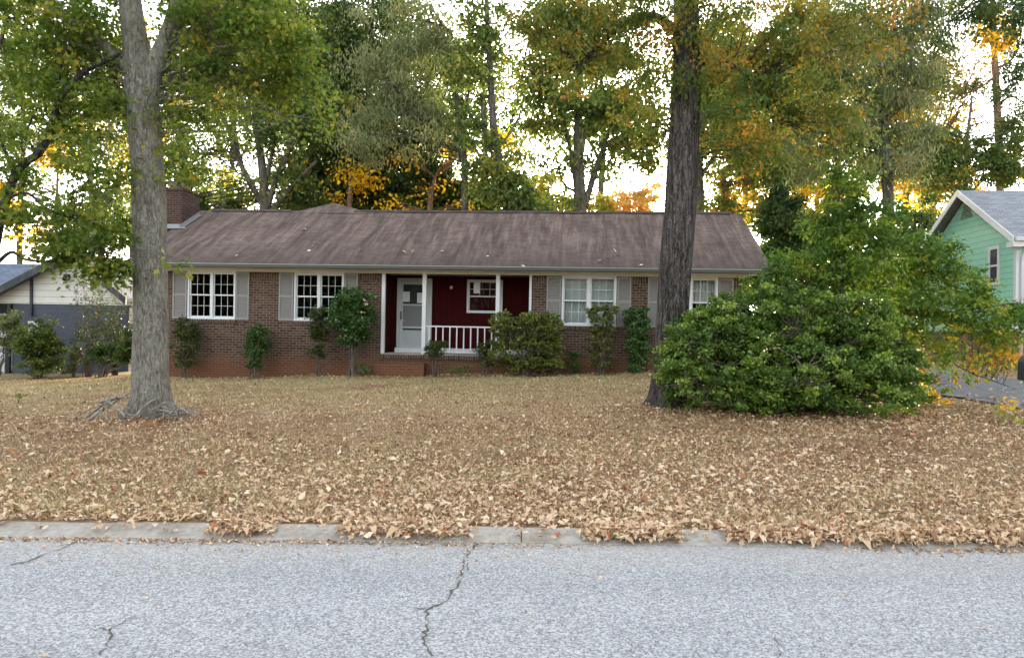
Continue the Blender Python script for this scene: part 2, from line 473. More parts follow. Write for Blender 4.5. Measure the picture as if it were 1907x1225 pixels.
def trimesh(name, V, F, mat, parent=None, var=None, smooth=False):
    me = bpy.data.meshes.new(name)
    nv, nf = len(V), len(F)
    me.vertices.add(nv); me.loops.add(nf * 3); me.polygons.add(nf)
    me.vertices.foreach_set('co', np.ascontiguousarray(V, np.float32).ravel())
    me.loops.foreach_set('vertex_index', np.ascontiguousarray(F, np.int32).ravel())
    me.polygons.foreach_set('loop_start', np.arange(0, nf * 3, 3, dtype=np.int32))
    if smooth: me.polygons.foreach_set('use_smooth', np.ones(nf, bool))
    me.update(calc_edges=True)
    if var is not None:
        a = me.attributes.new('var', 'FLOAT', 'POINT')
        a.data.foreach_set('value', np.ascontiguousarray(var, np.float32))
    me.materials.append(mat)
    o = bpy.data.objects.new(name, me)
    return link(o, parent)
# leaf templates: (u along, v across, w normal)
def mirror_leaf(mid, left, tl):
    """mid: midrib points, left: outline points; tl: triangles over mid (0..) and left (len(mid)..)"""
    nm, nl = len(mid), len(left)
    V = list(mid) + list(left) + [(u, -v, w_) for u, v, w_ in left]
    F = list(tl)
    for t in tl:
        F.append(tuple((i if i < nm else i + nl) for i in t)[::-1])
    return np.array(V, float), np.array(F, int)
OVAL = mirror_leaf([(0, 0, 0), (1, 0, -.10)], [(.45, .21, .07)], [(0, 1, 2)])
BROAD = mirror_leaf([(0, 0, 0), (.5, 0, .05), (1, 0, -.12)], [(.25, .24, .06), (.62, .27, .03)], [(0, 1, 3), (1, 4, 3), (1, 2, 4)])
OAK = mirror_leaf([(0, 0, 0), (.5, 0, .05), (1, 0, -.06)], [(.22, .07, .04), (.31, .25, .09), (.45, .09, .06), (.64, .27, .06), (.76, .08, .0)],
                  [(0, 1, 3), (3, 5, 4), (3, 1, 5), (1, 7, 5), (5, 7, 6), (1, 2, 7)])
STAR = mirror_leaf([(0, 0, 0), (.42, 0, .04), (1, 0, -.08)], [(.10, .40, -.02), (.30, .20, .03), (.62, .42, -.06), (.60, .13, .02)],
                   [(0, 1, 4), (0, 4, 3), (1, 6, 4), (4, 6, 5), (1, 2, 6)])
LONG = mirror_leaf([(0, 0, 0), (1, 0, -.15)], [(.4, .11, .03)], [(0, 1, 2)])
def place_leaves(pos, size, shape, droop=.5, flat=.6, var=None, curl=None, psd=.45):
    """returns V,F,var for a leaf at every pos (n,3); size (n,)."""
    n = len(pos)
    tv, tf = shape
    az = rng.uniform(0, 2 * PI, n)
    pit = rng.normal(-droop, psd, n)
    a = np.stack([np.cos(az) * np.cos(pit), np.sin(az) * np.cos(pit), np.sin(pit)], 1)
    nr = rng.normal(0, 1, (n, 3)) * (1 - flat) + np.array([0, 0, 1.0]) * flat
    nr -= a * np.sum(nr * a, 1)[:, None]
    nr /= np.linalg.norm(nr, axis=1)[:, None] + 1e-9
    b = np.cross(nr, a)
    s = size[:, None, None]
    wsc = 1.0 if curl is None else curl[:, None, None]
    V = pos[:, None, :] + s * (tv[None, :, 0:1] * a[:, None, :] + tv[None, :, 1:2] * b[:, None, :] + tv[None, :, 2:3] * wsc * nr[:, None, :])
    k = len(tv)
    F = tf[None] + (np.arange(n) * k)[:, None, None]
    if var is None: var = rng.uniform(0, 1, n)
    return V.reshape(-1, 3), F.reshape(-1, 3), np.repeat(np.clip(var, 0, 1), k)
def crown_points(ells, leaf, cover, clump, spread=.5, skinny=1.0, boxy=False):
    """ells: list of (centre, (rx, ry, rz), cover factor) -> leaf positions, clump value, clump centres"""
    P, C, VV = [], [], []
    for c, r, cf in ells:
        r = np.asarray(r, float)
        area = PI * r[0] * r[2]
        nl = int(area * cover * cf / (.30 * leaf * leaf * skinny))
        nc = max(5, int(2.0 * area / (clump * clump)))
        d = rng.normal(0, 1, (nc, 3)); d /= np.linalg.norm(d, axis=1)[:, None]
        cc = np.asarray(c) + d * (rng.uniform(0.05, 1, nc) ** .45)[:, None] * r
        if boxy: cc = np.asarray(c) + rng.uniform(-1, 1, (nc, 3)) * r * np.array([.9, .8, .9])
        cv = rng.uniform(0, 1, nc)
        wgt = rng.uniform(.3, 1.5, nc); wgt /= wgt.sum()
        idx = rng.choice(nc, nl, p=wgt)
        cr = clump * rng.uniform(.5, 1.25, nc)
        off = rng.normal(0, spread, (nl, 3)) * cr[idx][:, None]
        off[:, 2] *= .6
        off[:, 2] -= .25 * (off[:, 0] ** 2 + off[:, 1] ** 2) / (clump + .01)
        P.append(cc[idx] + off); VV.append(cv[idx]); C.append(cc)
    return np.concatenate(P), np.concatenate(VV), np.concatenate(C)
def curve(a, b, n=6, sag=.0, wob=.05):
    t = np.linspace(0, 1, n)[:, None]
    a = np.asarray(a, float); b = np.asarray(b, float)
    L = np.linalg.norm(b - a)
    p = a * (1 - t) + b * t
    p[:, 2] += sag * L * np.sin(PI * t[:, 0])
    wb = rng.normal(0, wob * L, (n, 3)); wb[0] = 0; wb[-1] = 0
    return p + wb
def smooth_poly(pts, rad, per=6):
    pts = np.asarray(pts, float); rad = np.asarray(rad, float)
    if len(pts) < 3:
        t = np.linspace(0, 1, per * 2)
        return pts[0] + (pts[1] - pts[0]) * t[:, None], rad[0] + (rad[1] - rad[0]) * t
    P = np.vstack([2 * pts[0] - pts[1], pts, 2 * pts[-1] - pts[-2]])
    out, ro = [], []
    for i in range(1, len(P) - 2):
        for t in np.linspace(0, 1, per, endpoint=False):
            p0, p1, p2, p3 = P[i - 1], P[i], P[i + 1], P[i + 2]
            out.append(.5 * (2 * p1 + (p2 - p0) * t + (2 * p0 - 5 * p1 + 4 * p2 - p3) * t * t + (3 * p1 - p0 - 3 * p2 + p3) * t ** 3))
            ro.append(rad[i - 1] * (1 - t) + rad[i] * t)
    out.append(pts[-1]); ro.append(rad[-1])
    return np.array(out), np.array(ro)
def tree(name, label, cat, D, stems, crowns, bark, leafmat, leaf=.16, cover=1.6, clump=.8, shape=OVAL, droop=.6, flat=.5, depth=1.0,
         group=None, base=None, twig_r=.02, varmix=.6, skinny=1.0, sides=10, twigs=1.0, fns=None, dshift=0.0, spread=.5):
    """stems: list of [(px, py, width_px[, dD])...]; the first stem starts at the ground. crowns: (px, py, rx, ry, cover[, dD])."""
    b = base if base is not None else base_at(stems[0][0][0], D)
    root = empty(name, b)
    tag(root, label, cat, group)
    mb = MB(); sk = []
    for si, st in enumerate(stems):
        pts, rad = [], []
        for q in st:
            d = D + (q[3] if len(q) > 3 else 0)
            p = W(q[0], q[1], d)
            pts.append(p); rad.append(q[2] * .5 / FPX * d / math.sqrt(1 + ((q[0] - CX) / FPX) ** 2))
        if si == 0:
            pts[0] = np.array([pts[0][0], pts[0][1], b[2] - .15])
        pp, rr = smooth_poly(pts, rad, 7)
        if si == 0 and fns is None:
            h = pp[:, 2] - b[2]
            rr = rr * (1 + .5 * np.exp(-np.maximum(h, 0) / .35))
        mb.tube(pp - b, rr, sides if si == 0 else max(6, sides - 2), fns if si == 0 else None)
        sk.append(np.column_stack([pp, rr]))
    sk = np.vstack(sk)
    ells = []
    for c in crowns:
        d = D + (c[5] if len(c) > 5 else 0) + dshift
        k = d / FPX
        ells.append((W(c[0], c[1], d), (c[2] * k, .5 * (c[2] + c[3]) * k * depth, c[3] * k), c[4]))
    P, cv, C = crown_points(ells, leaf, cover * (2.2 if leaf < .13 else 3.0), clump, spread, skinny)
    for c in C:
        if rng.uniform() > twigs: continue
        d = np.linalg.norm(sk[:, :3] - c, axis=1) + 1.5 * np.maximum(0, sk[:, 2] - c[2] + .2)
        j = int(np.argmin(d))
        r0 = min(sk[j, 3] * .55, twig_r * (1 + .4 * d[j]))
        mb.tube(curve(sk[j, :3], c, 6, .06, .03) - b, np.linspace(r0, r0 * .18, 6), 5, cap=False)
    mb.build('trunk', bark, root)
    n = len(P)
    keep = P[:, 2] > g(P[:, 0], P[:, 1]) + .03
    P, cv = P[keep], cv[keep]; n = len(P)
    var = varmix * cv + (1 - varmix) * rng.uniform(0, 1, n)
    if name == 'young_tree':
        low = np.clip((P[:, 0] - b[0]) / 1.6, 0, 1) * np.clip((2.3 - P[:, 2]) / 1.2, 0, 1)
        var = np.clip(var * (.80 + .2 * low) + .24 * low + rng.normal(0, .05, n), 0, 1)
    V, F, vv = place_leaves(P, leaf * rng.uniform(.6, 1.25, n), shape, droop, flat, var)
    trimesh('crown', V - b, F, leafmat, root, vv)
    return root

# ================================================================ SETTING
def build_ground():
    xs = np.unique(np.concatenate([np.linspace(-600, -40, 15), np.linspace(-40, -16, 33), np.linspace(-16, 18, 137), np.linspace(18, 45, 33), np.linspace(45, 600, 15)]))
    ys = np.unique(np.concatenate([np.linspace(-600, -20, 12), np.linspace(-20, 4.5, 26), np.linspace(4.5, 7.5, 41), np.linspace(7.5, 26, 75), np.linspace(26, 60, 30), np.linspace(60, 700, 16)]))
    X, Y = np.meshgrid(xs, ys)
    Z = g(X, Y)
    V = np.stack([X, Y, Z], -1).reshape(-1, 3)
    nx = len(xs)
    i, j = np.meshgrid(np.arange(len(ys) - 1), np.arange(nx - 1), indexing='ij')
    a = (i * nx + j).ravel()
    F = np.concatenate([np.stack([a, a + 1, a + nx + 1], 1), np.stack([a, a + nx + 1, a + nx], 1)])
    o = trimesh('ground', V, F, M['ground'], smooth=True)
    o['kind'] = 'structure'
build_ground()
def rp(x, yr, z):
    return (x, yr + KS * x, z)
mb = MB()
mb.face([rp(-500, -6.5, 0), rp(500, -6.5, 0), rp(500, 5.58, 0), rp(-500, 5.58, 0)])
mb.build('road', M['asphalt'])['kind'] = 'structure'
# rolled concrete kerb, cast in lengths with open joints
mb = MB()
joints = [-40, -37, -34, -31, -28, -25, -22, -19, -16, -13, -10, -6.1, -3.02, 0.1, 3.1, 6.2, 9, 12, 15, 18, 21, 24, 27, 30]
prof = [(5.52, -.1), (5.52, .008), (5.56, .014), (5.61, .028), (5.67, .045), (5.74, .054), (5.79, .055), (5.81, .045), (5.81, -.1)]
for a, b in zip(joints[:-1], joints[1:]):
    a += .004; b -= .004
    dz = random.uniform(-.008, .006); n0 = len(mb.v)
    mb.prism(prof, a, b)
    for i in range(n0, len(mb.v)):
        x, y, z = mb.v[i]
        mb.v[i] = (x, y + KS * x, z + (dz if z > 0 else 0))
mb.build('kerb', M['concrete'])['kind'] = 'structure'
# driveway to the right
def strip(name, pts, mat, zoff):
    mb = MB()
    for (l0, r0), (l1, r1) in zip(pts[:-1], pts[1:]):
        q = []
        for t in np.linspace(0, 1, 9):
            q.append((np.array(l0) * (1 - t) + np.array(l1) * t, np.array(r0) * (1 - t) + np.array(r1) * t))
        for (a, b), (c, d) in zip(q[:-1], q[1:]):
            for s in range(8):
                u0, u1 = s / 8, (s + 1) / 8
                P = [a + (b - a) * u0, a + (b - a) * u1, c + (d - c) * u1, c + (d - c) * u0]
                mb.face([(p[0], p[1], float(g(p[0], p[1])) + zoff) for p in P])
    o = mb.build(name, mat); o['kind'] = 'structure'
    return o
strip('driveway', [((10.9, 5.9), (14.2, 5.95)), ((10.6, 9), (13.6, 9)), ((9.2, 14.2), (13.2, 13.2)), ((8.6, 17.0), (12.6, 16.4)), ((8.7, 24), (12.0, 24)), ((9, 32), (12, 32))], M['drive'], .035)
def crack(pxs, wd):
    P = [hit(*p) for p in pxs]
    Q = []
    for a, b in zip(P[:-1], P[1:]):
        m = max(2, int(np.linalg.norm(b - a) / .035))
        for t in np.linspace(0, 1, m, endpoint=False):
            Q.append(a * (1 - t) + b * t + np.array([rng.normal(0, .011), rng.normal(0, .008), 0]))
    Q.append(P[-1])
    mb = MB(); ws = [wd * .45 * rng.uniform(.15, 1.5) * (.5 + abs(math.sin(.35 * i + wd * 900))) for i in range(len(Q))]
    for i in range(len(Q) - 1):
        t = Q[i + 1] - Q[i]; nrm = np.array([-t[1], t[0], 0]); nrm /= np.linalg.norm(nrm) + 1e-9
        a0, a1 = Q[i] - nrm * ws[i] / 2, Q[i] + nrm * ws[i] / 2
        b0, b1 = Q[i + 1] - nrm * ws[i + 1] / 2, Q[i + 1] + nrm * ws[i + 1] / 2
        mb.face([(p[0], p[1], .004) for p in (a0, b0, b1, a1)])
    mb.build('road_crack', M['crack'])['kind'] = 'structure'
crack([(885, 1016), (868, 1050), (858, 1075), (848, 1105), (832, 1128), (797, 1145), (796, 1170), (788, 1190), (792, 1210), (805, 1235)], .022)
crack([(160, 1006), (120, 1028), (60, 1050), (-20, 1074)], .020)
crack([(250, 1160), (205, 1185), (200, 1205), (185, 1235)], .02)
crack([(797, 1145), (780, 1146), (770, 1142)], .012)
crack([(868, 1050), (874, 1062), (872, 1072)], .010)
crack([(205, 1185), (190, 1180), (176, 1186)], .011)
crack([(215, 998), (200, 1004), (160, 1006)], .012)
crack([(1440, 1195), (1449, 1212), (1452, 1235)], .014)

# ================================================================ BRICK HOUSE
YAW = R(5.0)
HO = np.array([0, 22.0, 0])
house = empty('brick_house', HO, -YAW)
tag(house, 'long single-storey brown brick ranch house with recessed red porch and faded brown shingle roof', 'house')
hx = np.array([math.cos(YAW), -math.sin(YAW), 0]); hy = np.array([math.sin(YAW), math.cos(YAW), 0])
def HL(px, py, off=0):
    r = ray(px, py)
    t = ((HO - CAM) @ hy + off) / (r @ hy)
    p = CAM + t * r - HO
    return float(p @ hx), float(p[2])
def HW(x, y, z=0):
    return HO + hx * x + hy * y + np.array([0, 0, z])
ZT, ZS = 3.20, 1.745
XL, XR, YB = -11.59, 6.88, 8.0
WIN = [(-10.08, -8.55), (-6.69, -5.14), (1.46, 3.06), (4.42, 5.98)]
PX0, PX1, PZ, PD = -3.96, .56, .80, 1.25
def front_wall():
    mb = MB()
    holes = [(a, b, ZS, ZT) for a, b in WIN] + [(PX0, PX1, PZ, 3.3)]
    xs = sorted({XL, XR} | {h[0] for h in holes} | {h[1] for h in holes})
    zs = sorted({-.6, 3.3, ZS, ZT, PZ})
    for x0, x1 in zip(xs[:-1], xs[1:]):
        for z0, z1 in zip(zs[:-1], zs[1:]):
            cx, cz = (x0 + x1) / 2, (z0 + z1) / 2
            if any(h[0] < cx < h[1] and h[2] < cz < h[3] for h in holes): continue
            mb.face([(x0, 0, z0), (x1, 0, z0), (x1, 0, z1), (x0, 0, z1)])
    for a, b, z0, z1 in holes[:4]:
        d = .14
        mb.face([(a, 0, z0), (a, d, z0), (b, d, z0), (b, 0, z0)][::-1])
        mb.face([(a, 0, z1), (b, 0, z1), (b, d, z1), (a, d, z1)][::-1])
        mb.face([(a, 0, z0), (a, 0, z1), (a, d, z1), (a, d, z0)])
        mb.face([(b, 0, z0), (b, d, z0), (b, d, z1), (b, 0, z1)])
    # other sides and gable ends
    for x in (XL, XR):
        mb.face([(x, 0, -.6), (x, YB, -.6), (x, YB, 3.3), (x, YB / 2, 5.35), (x, 0, 3.3)])
    mb.face([(XL, YB, -.6), (XR, YB, -.6), (XR, YB, 3.3), (XL, YB, 3.3)])
    return mb.build('wall', M['brick'], house)
front_wall()
# interior surfaces so that the rooms are closed and dim
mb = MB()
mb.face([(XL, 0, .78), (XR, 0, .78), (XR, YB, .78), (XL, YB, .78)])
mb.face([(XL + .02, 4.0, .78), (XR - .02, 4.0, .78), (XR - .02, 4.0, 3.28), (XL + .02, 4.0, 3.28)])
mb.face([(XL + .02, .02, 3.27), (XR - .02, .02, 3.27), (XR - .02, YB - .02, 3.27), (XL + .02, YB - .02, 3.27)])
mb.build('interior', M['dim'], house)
# soldier course under the frieze, rowlock sills, porch edge
mb = MB()
segs = [(XL, WIN[0][0]), (WIN[0][1], WIN[1][0]), (WIN[1][1], PX0 - .04), (PX1 + .04, WIN[2][0]), (WIN[2][1], WIN[3][0]), (WIN[3][1], XR)]
for a, b in segs:
    MB().box(a + .002, -.004, 2.985, b - .002, .05, 3.195).build('soldier_course', M['brick_plain'], house, swap=True)
for a, b in WIN:
    MB().box(a - .05, -.035, ZS - .125, b + .05, .05, ZS - .022).build('brick_sill', M['brick_plain'], house, swap=True)
MB().box(PX0 + .02, -.05, PZ - .155, PX1 - .02, .04, PZ - .03).build('porch_edge', M['brick_plain'], house, swap=True)
# porch: slab, recessed red walls, ceiling
mb = MB()
mb.box(PX0 + .003, -.06, PZ - .029, PX1 - .003, PD, PZ)
mb.build('porch_floor', M['concrete'], house)
mb = MB()
mb.face([(PX0, PD, PZ), (PX1, PD, PZ), (PX1, PD, 3.3), (PX0, PD, 3.3)])
mb.face([(PX0, .0, PZ), (PX0, PD, PZ), (PX0, PD, 3.3), (PX0, .0, 3.3)])
mb.face([(PX1, PD, PZ), (PX1, .0, PZ), (PX1, .0, 3.3), (PX1, PD, 3.3)])
mb.build('porch_wall', M['red'], house)
mb = MB(); mb.box(PX0 + .01, .06, 3.235, PX1 - .01, PD - .01, 3.262)
mb.build('porch_ceiling', M['shutter'], house)
mb = MB(); mb.box(-2.62, PD - .035, PZ + .002, PX1 - .01, PD - .003, PZ + .15)
mb.build('skirting', M['white'], house)
mb = MB(); mb.box(-3.75, PD - .42, PZ + .002, -2.66, PD - .04, PZ + .15)
mb.build('door_step', M['white'], house)
mb = MB(); mb.box(-4.05, -.42, -.3, -2.55, -.003, .52)
mb.build('brick_step', M['brick'], house)
# posts
for x, wd in ((PX0 + .05, .10), (-2.66, .115), (-.44, .115), (PX1 - .03, .07)):
    mb = MB()
    mb.box(x - wd / 2, -.05, PZ + .001, x + wd / 2, -.05 + wd, 3.215)
    mb.build('porch_post', M['white'], house)
def railing(x0, x1):
    mb = MB()
    mb.box(x0, -.035, 1.615, x1, .025, 1.655)
    r = mb.build('railing', M['white'], house)
    MB().box(x0, -.03, PZ + .05, x1, .02, PZ + .085).build('bottom_rail', M['white'], r)
    n = int(round((x1 - x0) / .215))
    for i in range(n):
        x = x0 + (i + .5) * (x1 - x0) / n
        b = MB(); b.box(x - .017, -.022, PZ + .087, x + .017, .012, 1.613)
        b.build('baluster', M['white'], r)
railing(-2.60, -.50)
railing(-.38, PX1 - .07)
# roof
EY, EZ, RY, RZ = -.55, 3.40, 3.95, 5.70
SL = (RZ - EZ) / (RY - EY)
RX0, RX1 = -11.88, 7.40
def roof_mesh():
    mb = MB()
    nx, ny = 70, 14
    xs = np.linspace(RX0, RX1, nx + 1)
    def surf(x, t, front):
        y = EY + (RY - EY) * t
        z = EZ + (RZ - EZ) * t
        z += .014 * math.sin(x * .9 + 3 * t) * math.sin(PI * min(1, t * 1.02)) + .008 * math.sin(x * 2.3 + 1) - .03 * math.sin(PI * (x - RX0) / (RX1 - RX0)) * (1 - t)
        return (x, y if front else 2 * RY - y, z)
    for front in (True, False):
        for i in range(nx):
            for j in range(ny):
                q = [surf(xs[i], j / ny, front), surf(xs[i + 1], j / ny, front), surf(xs[i + 1], (j + 1) / ny, front), surf(xs[i], (j + 1) / ny, front)]
                mb.face(q if front else q[::-1], True)
    # underside + verge edges
    d = .12
    for front in (True, False):
        e0, r0 = surf(RX0, 0, front), surf(RX0, 1, front); e1, r1 = surf(RX1, 0, front), surf(RX1, 1, front)
        dn = lambda p: (p[0], p[1], p[2] - d)
        mb.face([dn(e0), dn(r0), dn(r1), dn(e1)])
        mb.face([e0, r0, dn(r0), dn(e0)]); mb.face([e1, dn(e1), dn(r1), r1]); mb.face([e0, dn(e0), dn(e1), e1])
    k = math.hypot(1, SL)
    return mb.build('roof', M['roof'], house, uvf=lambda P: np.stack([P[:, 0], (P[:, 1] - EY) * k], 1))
roof_mesh()
# rear wing roof whose top shows over the ridge
def bump():
    best = None
    for p in np.arange(RY, 8, .02):
        x, z = HL(622, 379, p)
        zz = EZ + SL * (p - EY)
        if best is None or abs(z - zz) < best[0]: best = (abs(z - zz), p, x, zz)
    _, p, x, z = best
    mb = MB()
    A, B, T = (x - 1.25, RY - .25, RZ - .25 * SL + .02), (x + 1.75, RY - .25, RZ - .25 * SL + .02), (x, p, z + .02)
    mb.face([A, B, T])
    for s, q in ((-1, A), (1, B)):
        far = (x + s * 3.6, p + 5, z - 1.9)
        mb.face([q, T, (x, p + 5, z), far, (q[0] + s * 1.2, q[1] + 1.2, RZ - .9)] if s < 0 else [T, q, (q[0] + s * 1.2, q[1] + 1.2, RZ - .9), far, (x, p + 5, z)])
    k = math.hypot(1, SL)
    mb.build('rear_roof', M['roof'], house, uvf=lambda P: np.stack([P[:, 0], (P[:, 1] - EY) * k], 1))
    return x
bx = bump()
M['cap'] = m_paint('ridge_vent', (.055, .038, .034), .8, .3)
for a, b in ((-11.3, bx - 1.3), (bx + 1.05, 7.05)):
    mb = MB(); mb.prism([(RY - .16, RZ - .065), (RY - .16, RZ - .03), (RY, RZ + .052), (RY + .16, RZ - .03), (RY + .16, RZ - .065)], a, b)
    mb.build('ridge_vent', M['cap'], house)
# gutter, soffit, frieze, downspout
mb = MB(); mb.prism([(EY - .10, 3.385), (EY - .085, 3.30), (EY - .045, 3.275), (EY + .012, 3.275), (EY + .012, 3.375), (EY - .06, 3.36)], RX0 + .02, RX1 - .01)
gut = mb.build('gutter', M['gutter'], house)
mb = MB(); mb.box(RX0 + .02, EY - .118, 3.376, RX1 - .01, EY - .101, 3.396)
mb.build('gutter_lip', M['lip'], gut)
mb = MB(); mb.box(RX0 + .05, EY + .014, 3.265, RX1 - .04, -.03, 3.282)
mb.build('soffit', M['cream'], house)
mb = MB(); mb.box(XL, -.045, ZT + .002, XR, -.006, 3.263)
mb.box(XL, -.055, 3.225, XR, -.0455, 3.262)
mb.build('frieze', M['cream'], house)
mb = MB()
mb.tube([(XR + .25, EY - .04, 3.28), (XR + .25, EY - .02, 3.15), (XR - .06, -.10, 2.85), (XR - .06, -.08, 2.7), (XR - .06, -.08, .2)], [.045] * 5, 8)
mb.build('downspout', M['shutter'], house)
# windows
def window(x0, x1, z0, z1, units=2, y=0.0, grid=(3, 2), name='window', parent=house, trim='white', proud=.03, lower=True):
    mb = MB(); pn = MB()
    c = .05
    mb.box(x0, y - proud, z0, x0 + c, y + .1, z1); mb.box(x1 - c, y - proud, z0, x1, y + .1, z1)
    mb.box(x0 + c, y - proud, z1 - c, x1 - c, y + .1, z1); mb.box(x0 + c, y - proud, z0, x1 - c, y + .1, z0 + c * .8)
    ix0, ix1 = x0 + c, x1 - c
    mull = .085
    uw = (ix1 - ix0 - mull * (units - 1)) / units
    zm = (z0 + z1) / 2
    for u in range(units):
        a = ix0 + u * (uw + mull); b = a + uw
        if u: mb.box(a - mull, y - proud + .004, z0 + c * .8, a, y + .1, z1 - c)
        for (s0, s1, yo) in ((zm - .02, z1 - c, .02), (z0 + c * .8, zm + .02, .055)):
            r = .034
            yy = y + yo
            mb.box(a, yy, s0, a + r, yy + .03, s1); mb.box(b - r, yy, s0, b, yy + .03, s1)
            mb.box(a + r, yy, s0, b - r, yy + .03, s0 + r + .006); mb.box(a + r, yy, s1 - r, b - r, yy + .03, s1)
            gx, gz = grid
            if s0 < zm - .1 and not lower: gx = gz = 1
            for i in range(1, gx):
                xx = a + r + (b - a - 2 * r) * i / gx
                mb.box(xx - .0055, yy + .004, s0 + r + .006, xx + .0055, yy + .016, s1 - r)
            for i in range(1, gz):
                zz = s0 + (s1 - s0) * i / gz
                mb.box(a + r, yy + .005, zz - .0055, b - r, yy + .015, zz + .0055)
            pn.face([(a + r, yy + .018, s0 + r), (b - r, yy + .018, s0 + r), (b - r, yy + .018, s1 - r), (a + r, yy + .018, s1 - r)])
    w_ = mb.build(name, M[trim], parent)
    pn.build('pane', M['glass'], w_)
    return w_
def shutter(x0, x1, z0=1.72, z1=3.195):
    mb = MB()
    s = .05
    y0, y1 = -.045, -.006
    mb.box(x0, y0, z0, x0 + s, y1, z1); mb.box(x1 - s, y0, z0, x1, y1, z1)
    zm = z0 + (z1 - z0) * .5
    for a, b in ((z0, z0 + .075), (zm - .035, zm + .035), (z1 - .07, z1)):
        mb.box(x0 + s, y0 + .002, a, x1 - s, y1, b)
    for a, b in ((z0 + .075, zm - .035), (zm + .035, z1 - .07)):
        n = int((b - a) / .052)
        for i in range(n):
            z = a + (i + .5) * (b - a) / n
            mb.face([(x0 + s, y0 + .004, z - .022), (x1 - s, y0 + .004, z - .022), (x1 - s, y1 - .004, z + .020), (x0 + s, y1 - .004, z + .020)])
            mb.face([(x0 + s, y0 + .008, z - .022), (x1 - s, y0 + .008, z - .022), (x1 - s, y1 - .004, z - .022), (x0 + s, y1 - .004, z - .022)][::-1])
        mb.face([(x0 + s, y1 - .002, a), (x1 - s, y1 - .002, a), (x1 - s, y1 - .002, b), (x0 + s, y1 - .002, b)])
    mb.build('shutter', M['shutter'], house)
def drape(parent, x0, x1, z0, z1, y, mat, name='curtain', waves=16, amp=.018):
    n = waves * 6
    V, F = [], []
    mb = MB()
    P = [(x0 + (x1 - x0) * i / n, y + amp * math.sin(i / n * waves * 2 * PI) + amp * .5 * math.sin(i * .7)) for i in range(n + 1)]
    for p, q in zip(P[:-1], P[1:]):
        mb.face([(p[0], p[1], z0), (q[0], q[1], z0), (q[0], q[1], z1), (p[0], p[1], z1)], True)
    return mb.build(name, mat, parent)
ws = [window(a, b, ZS, ZT) for a, b in WIN]
for w_, (a, b) in zip(ws, WIN):
    mb = MB(); mb.box(a - .015, -.05, ZS - .02, b + .015, .1, ZS - .002)
    mb.build('sill', M['white'], w_)
drape(ws[2], 1.5, 3.02, 2.45, 3.2, .24, M['blind'], 'blind', 2, .004)
drape(ws[2], 1.5, 3.02, 1.7, 2.5, .30, M['curtain'], 'curtain', 15)
drape(ws[3], 4.47, 5.94, 2.45, 3.2, .26, M['curtain'], 'curtain', 14)
for a, b in ((-10.56, -10.10), (-8.53, -8.11), (-7.17, -6.71), (-5.12, -4.70), (1.01, 1.44), (3.08, 3.49), (3.97, 4.40), (6.00, 6.42)):
    shutter(a, b)
# porch window and door
pw = window(-1.55, -.42, 2.08, 3.13, 1, PD - .075, (3, 2), 'porch_window', house, 'white', .0, False)
mb = MB(); mb.box(-1.34, PD - .06, 2.70, -1.14, PD - .058, 3.04)
tag(mb.build('notice_paper', M['paper'], pw), 'yellowed paper notice taped inside the upper pane', None)
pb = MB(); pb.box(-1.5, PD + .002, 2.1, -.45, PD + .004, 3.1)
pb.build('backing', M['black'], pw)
dx0, dx1, dz0, dz1 = -3.70, -2.76, PZ + .155, 3.06
mb = MB()
mb.box(dx0 - .09, PD - .07, dz0, dx0, PD - .003, dz1 + .09); mb.box(dx1, PD - .07, dz0, dx1 + .09, PD - .003, dz1 + .09)
mb.box(dx0, PD - .07, dz1, dx1, PD - .003, dz1 + .09)
mb.build('door_frame', M['greytrim'], house)
mb = MB()
s = .10; y0, y1 = PD - .06, PD - .02
mb.box(dx0 + .004, y0, dz0, dx0 + s, y1, dz1 - .004); mb.box(dx1 - s, y0, dz0, dx1 - .004, y1, dz1 - .004)
mb.box(dx0 + s, y0, dz1 - .11, dx1 - s, y1, dz1 - .004); mb.box(dx0 + s, y0, dz0, dx1 - s, y1, dz0 + .06)
mb.box(dx0 + s, y0, 2.28, dx1 - s, y1, 2.33)
mb.box(dx0 + s, y0, 1.56, dx1 - s, y1, 1.62)
door = mb.build('storm_door', M['greytrim'], house)
mb = MB(); mb.box(dx0 + s, y0 + .012, dz0 + .06, dx1 - s, y1 - .004, 1.50)
mb.build('lower_panel', M['panel'], door)
mb = MB(); mb.box(dx0 + s, y0 + .012, 1.62, dx1 - s, y0 + .016, 2.28)
mb.build('insect_screen', M['screen'], door)
mb = MB(); mb.face([(dx0 + s, y0 + .015, 2.33), (dx1 - s, y0 + .015, 2.33), (dx1 - s, y0 + .015, dz1 - .11), (dx0 + s, y0 + .015, dz1 - .11)])
mb.build('door_pane', M['glass'], door)
mb = MB(); mb.box(dx0 + s, y1 - .003, 1.5, dx1 - s, y1, dz1 - .1)
mb.build('inner_door', M['darkwood'], door)
for a, z in ((-3.50, 2.40), (-3.03, 2.37)):
    mb = MB(); mb.box(a - .115, y0 + .008, z, a + .115, y0 + .011, z + .32)
    ppr = mb.build('notice_paper', M['paper'], door)
    tx = MB()
    for i in range(7):
        tx.box(a - .09, y0 + .0068, z + .27 - i * .034, a + .09 - .05 * (i % 3 == 2), y0 + .0076, z + .276 - i * .034)
    tx.build('print', M['screen'], ppr)
mb = MB(); mb.tube([(dx0 + .05, y0 - .035, 1.85), (dx0 + .05, y0 - .05, 1.95), (dx0 + .05, y0 - .035, 2.07)], [.013, .015, .013], 6); mb.box(dx0 + .03, y0 - .03, 1.83, dx0 + .07, y0 - .002, 2.09)
mb.build('door_handle', M['black'], door)
mb = MB()
for k in range(7):
    pass
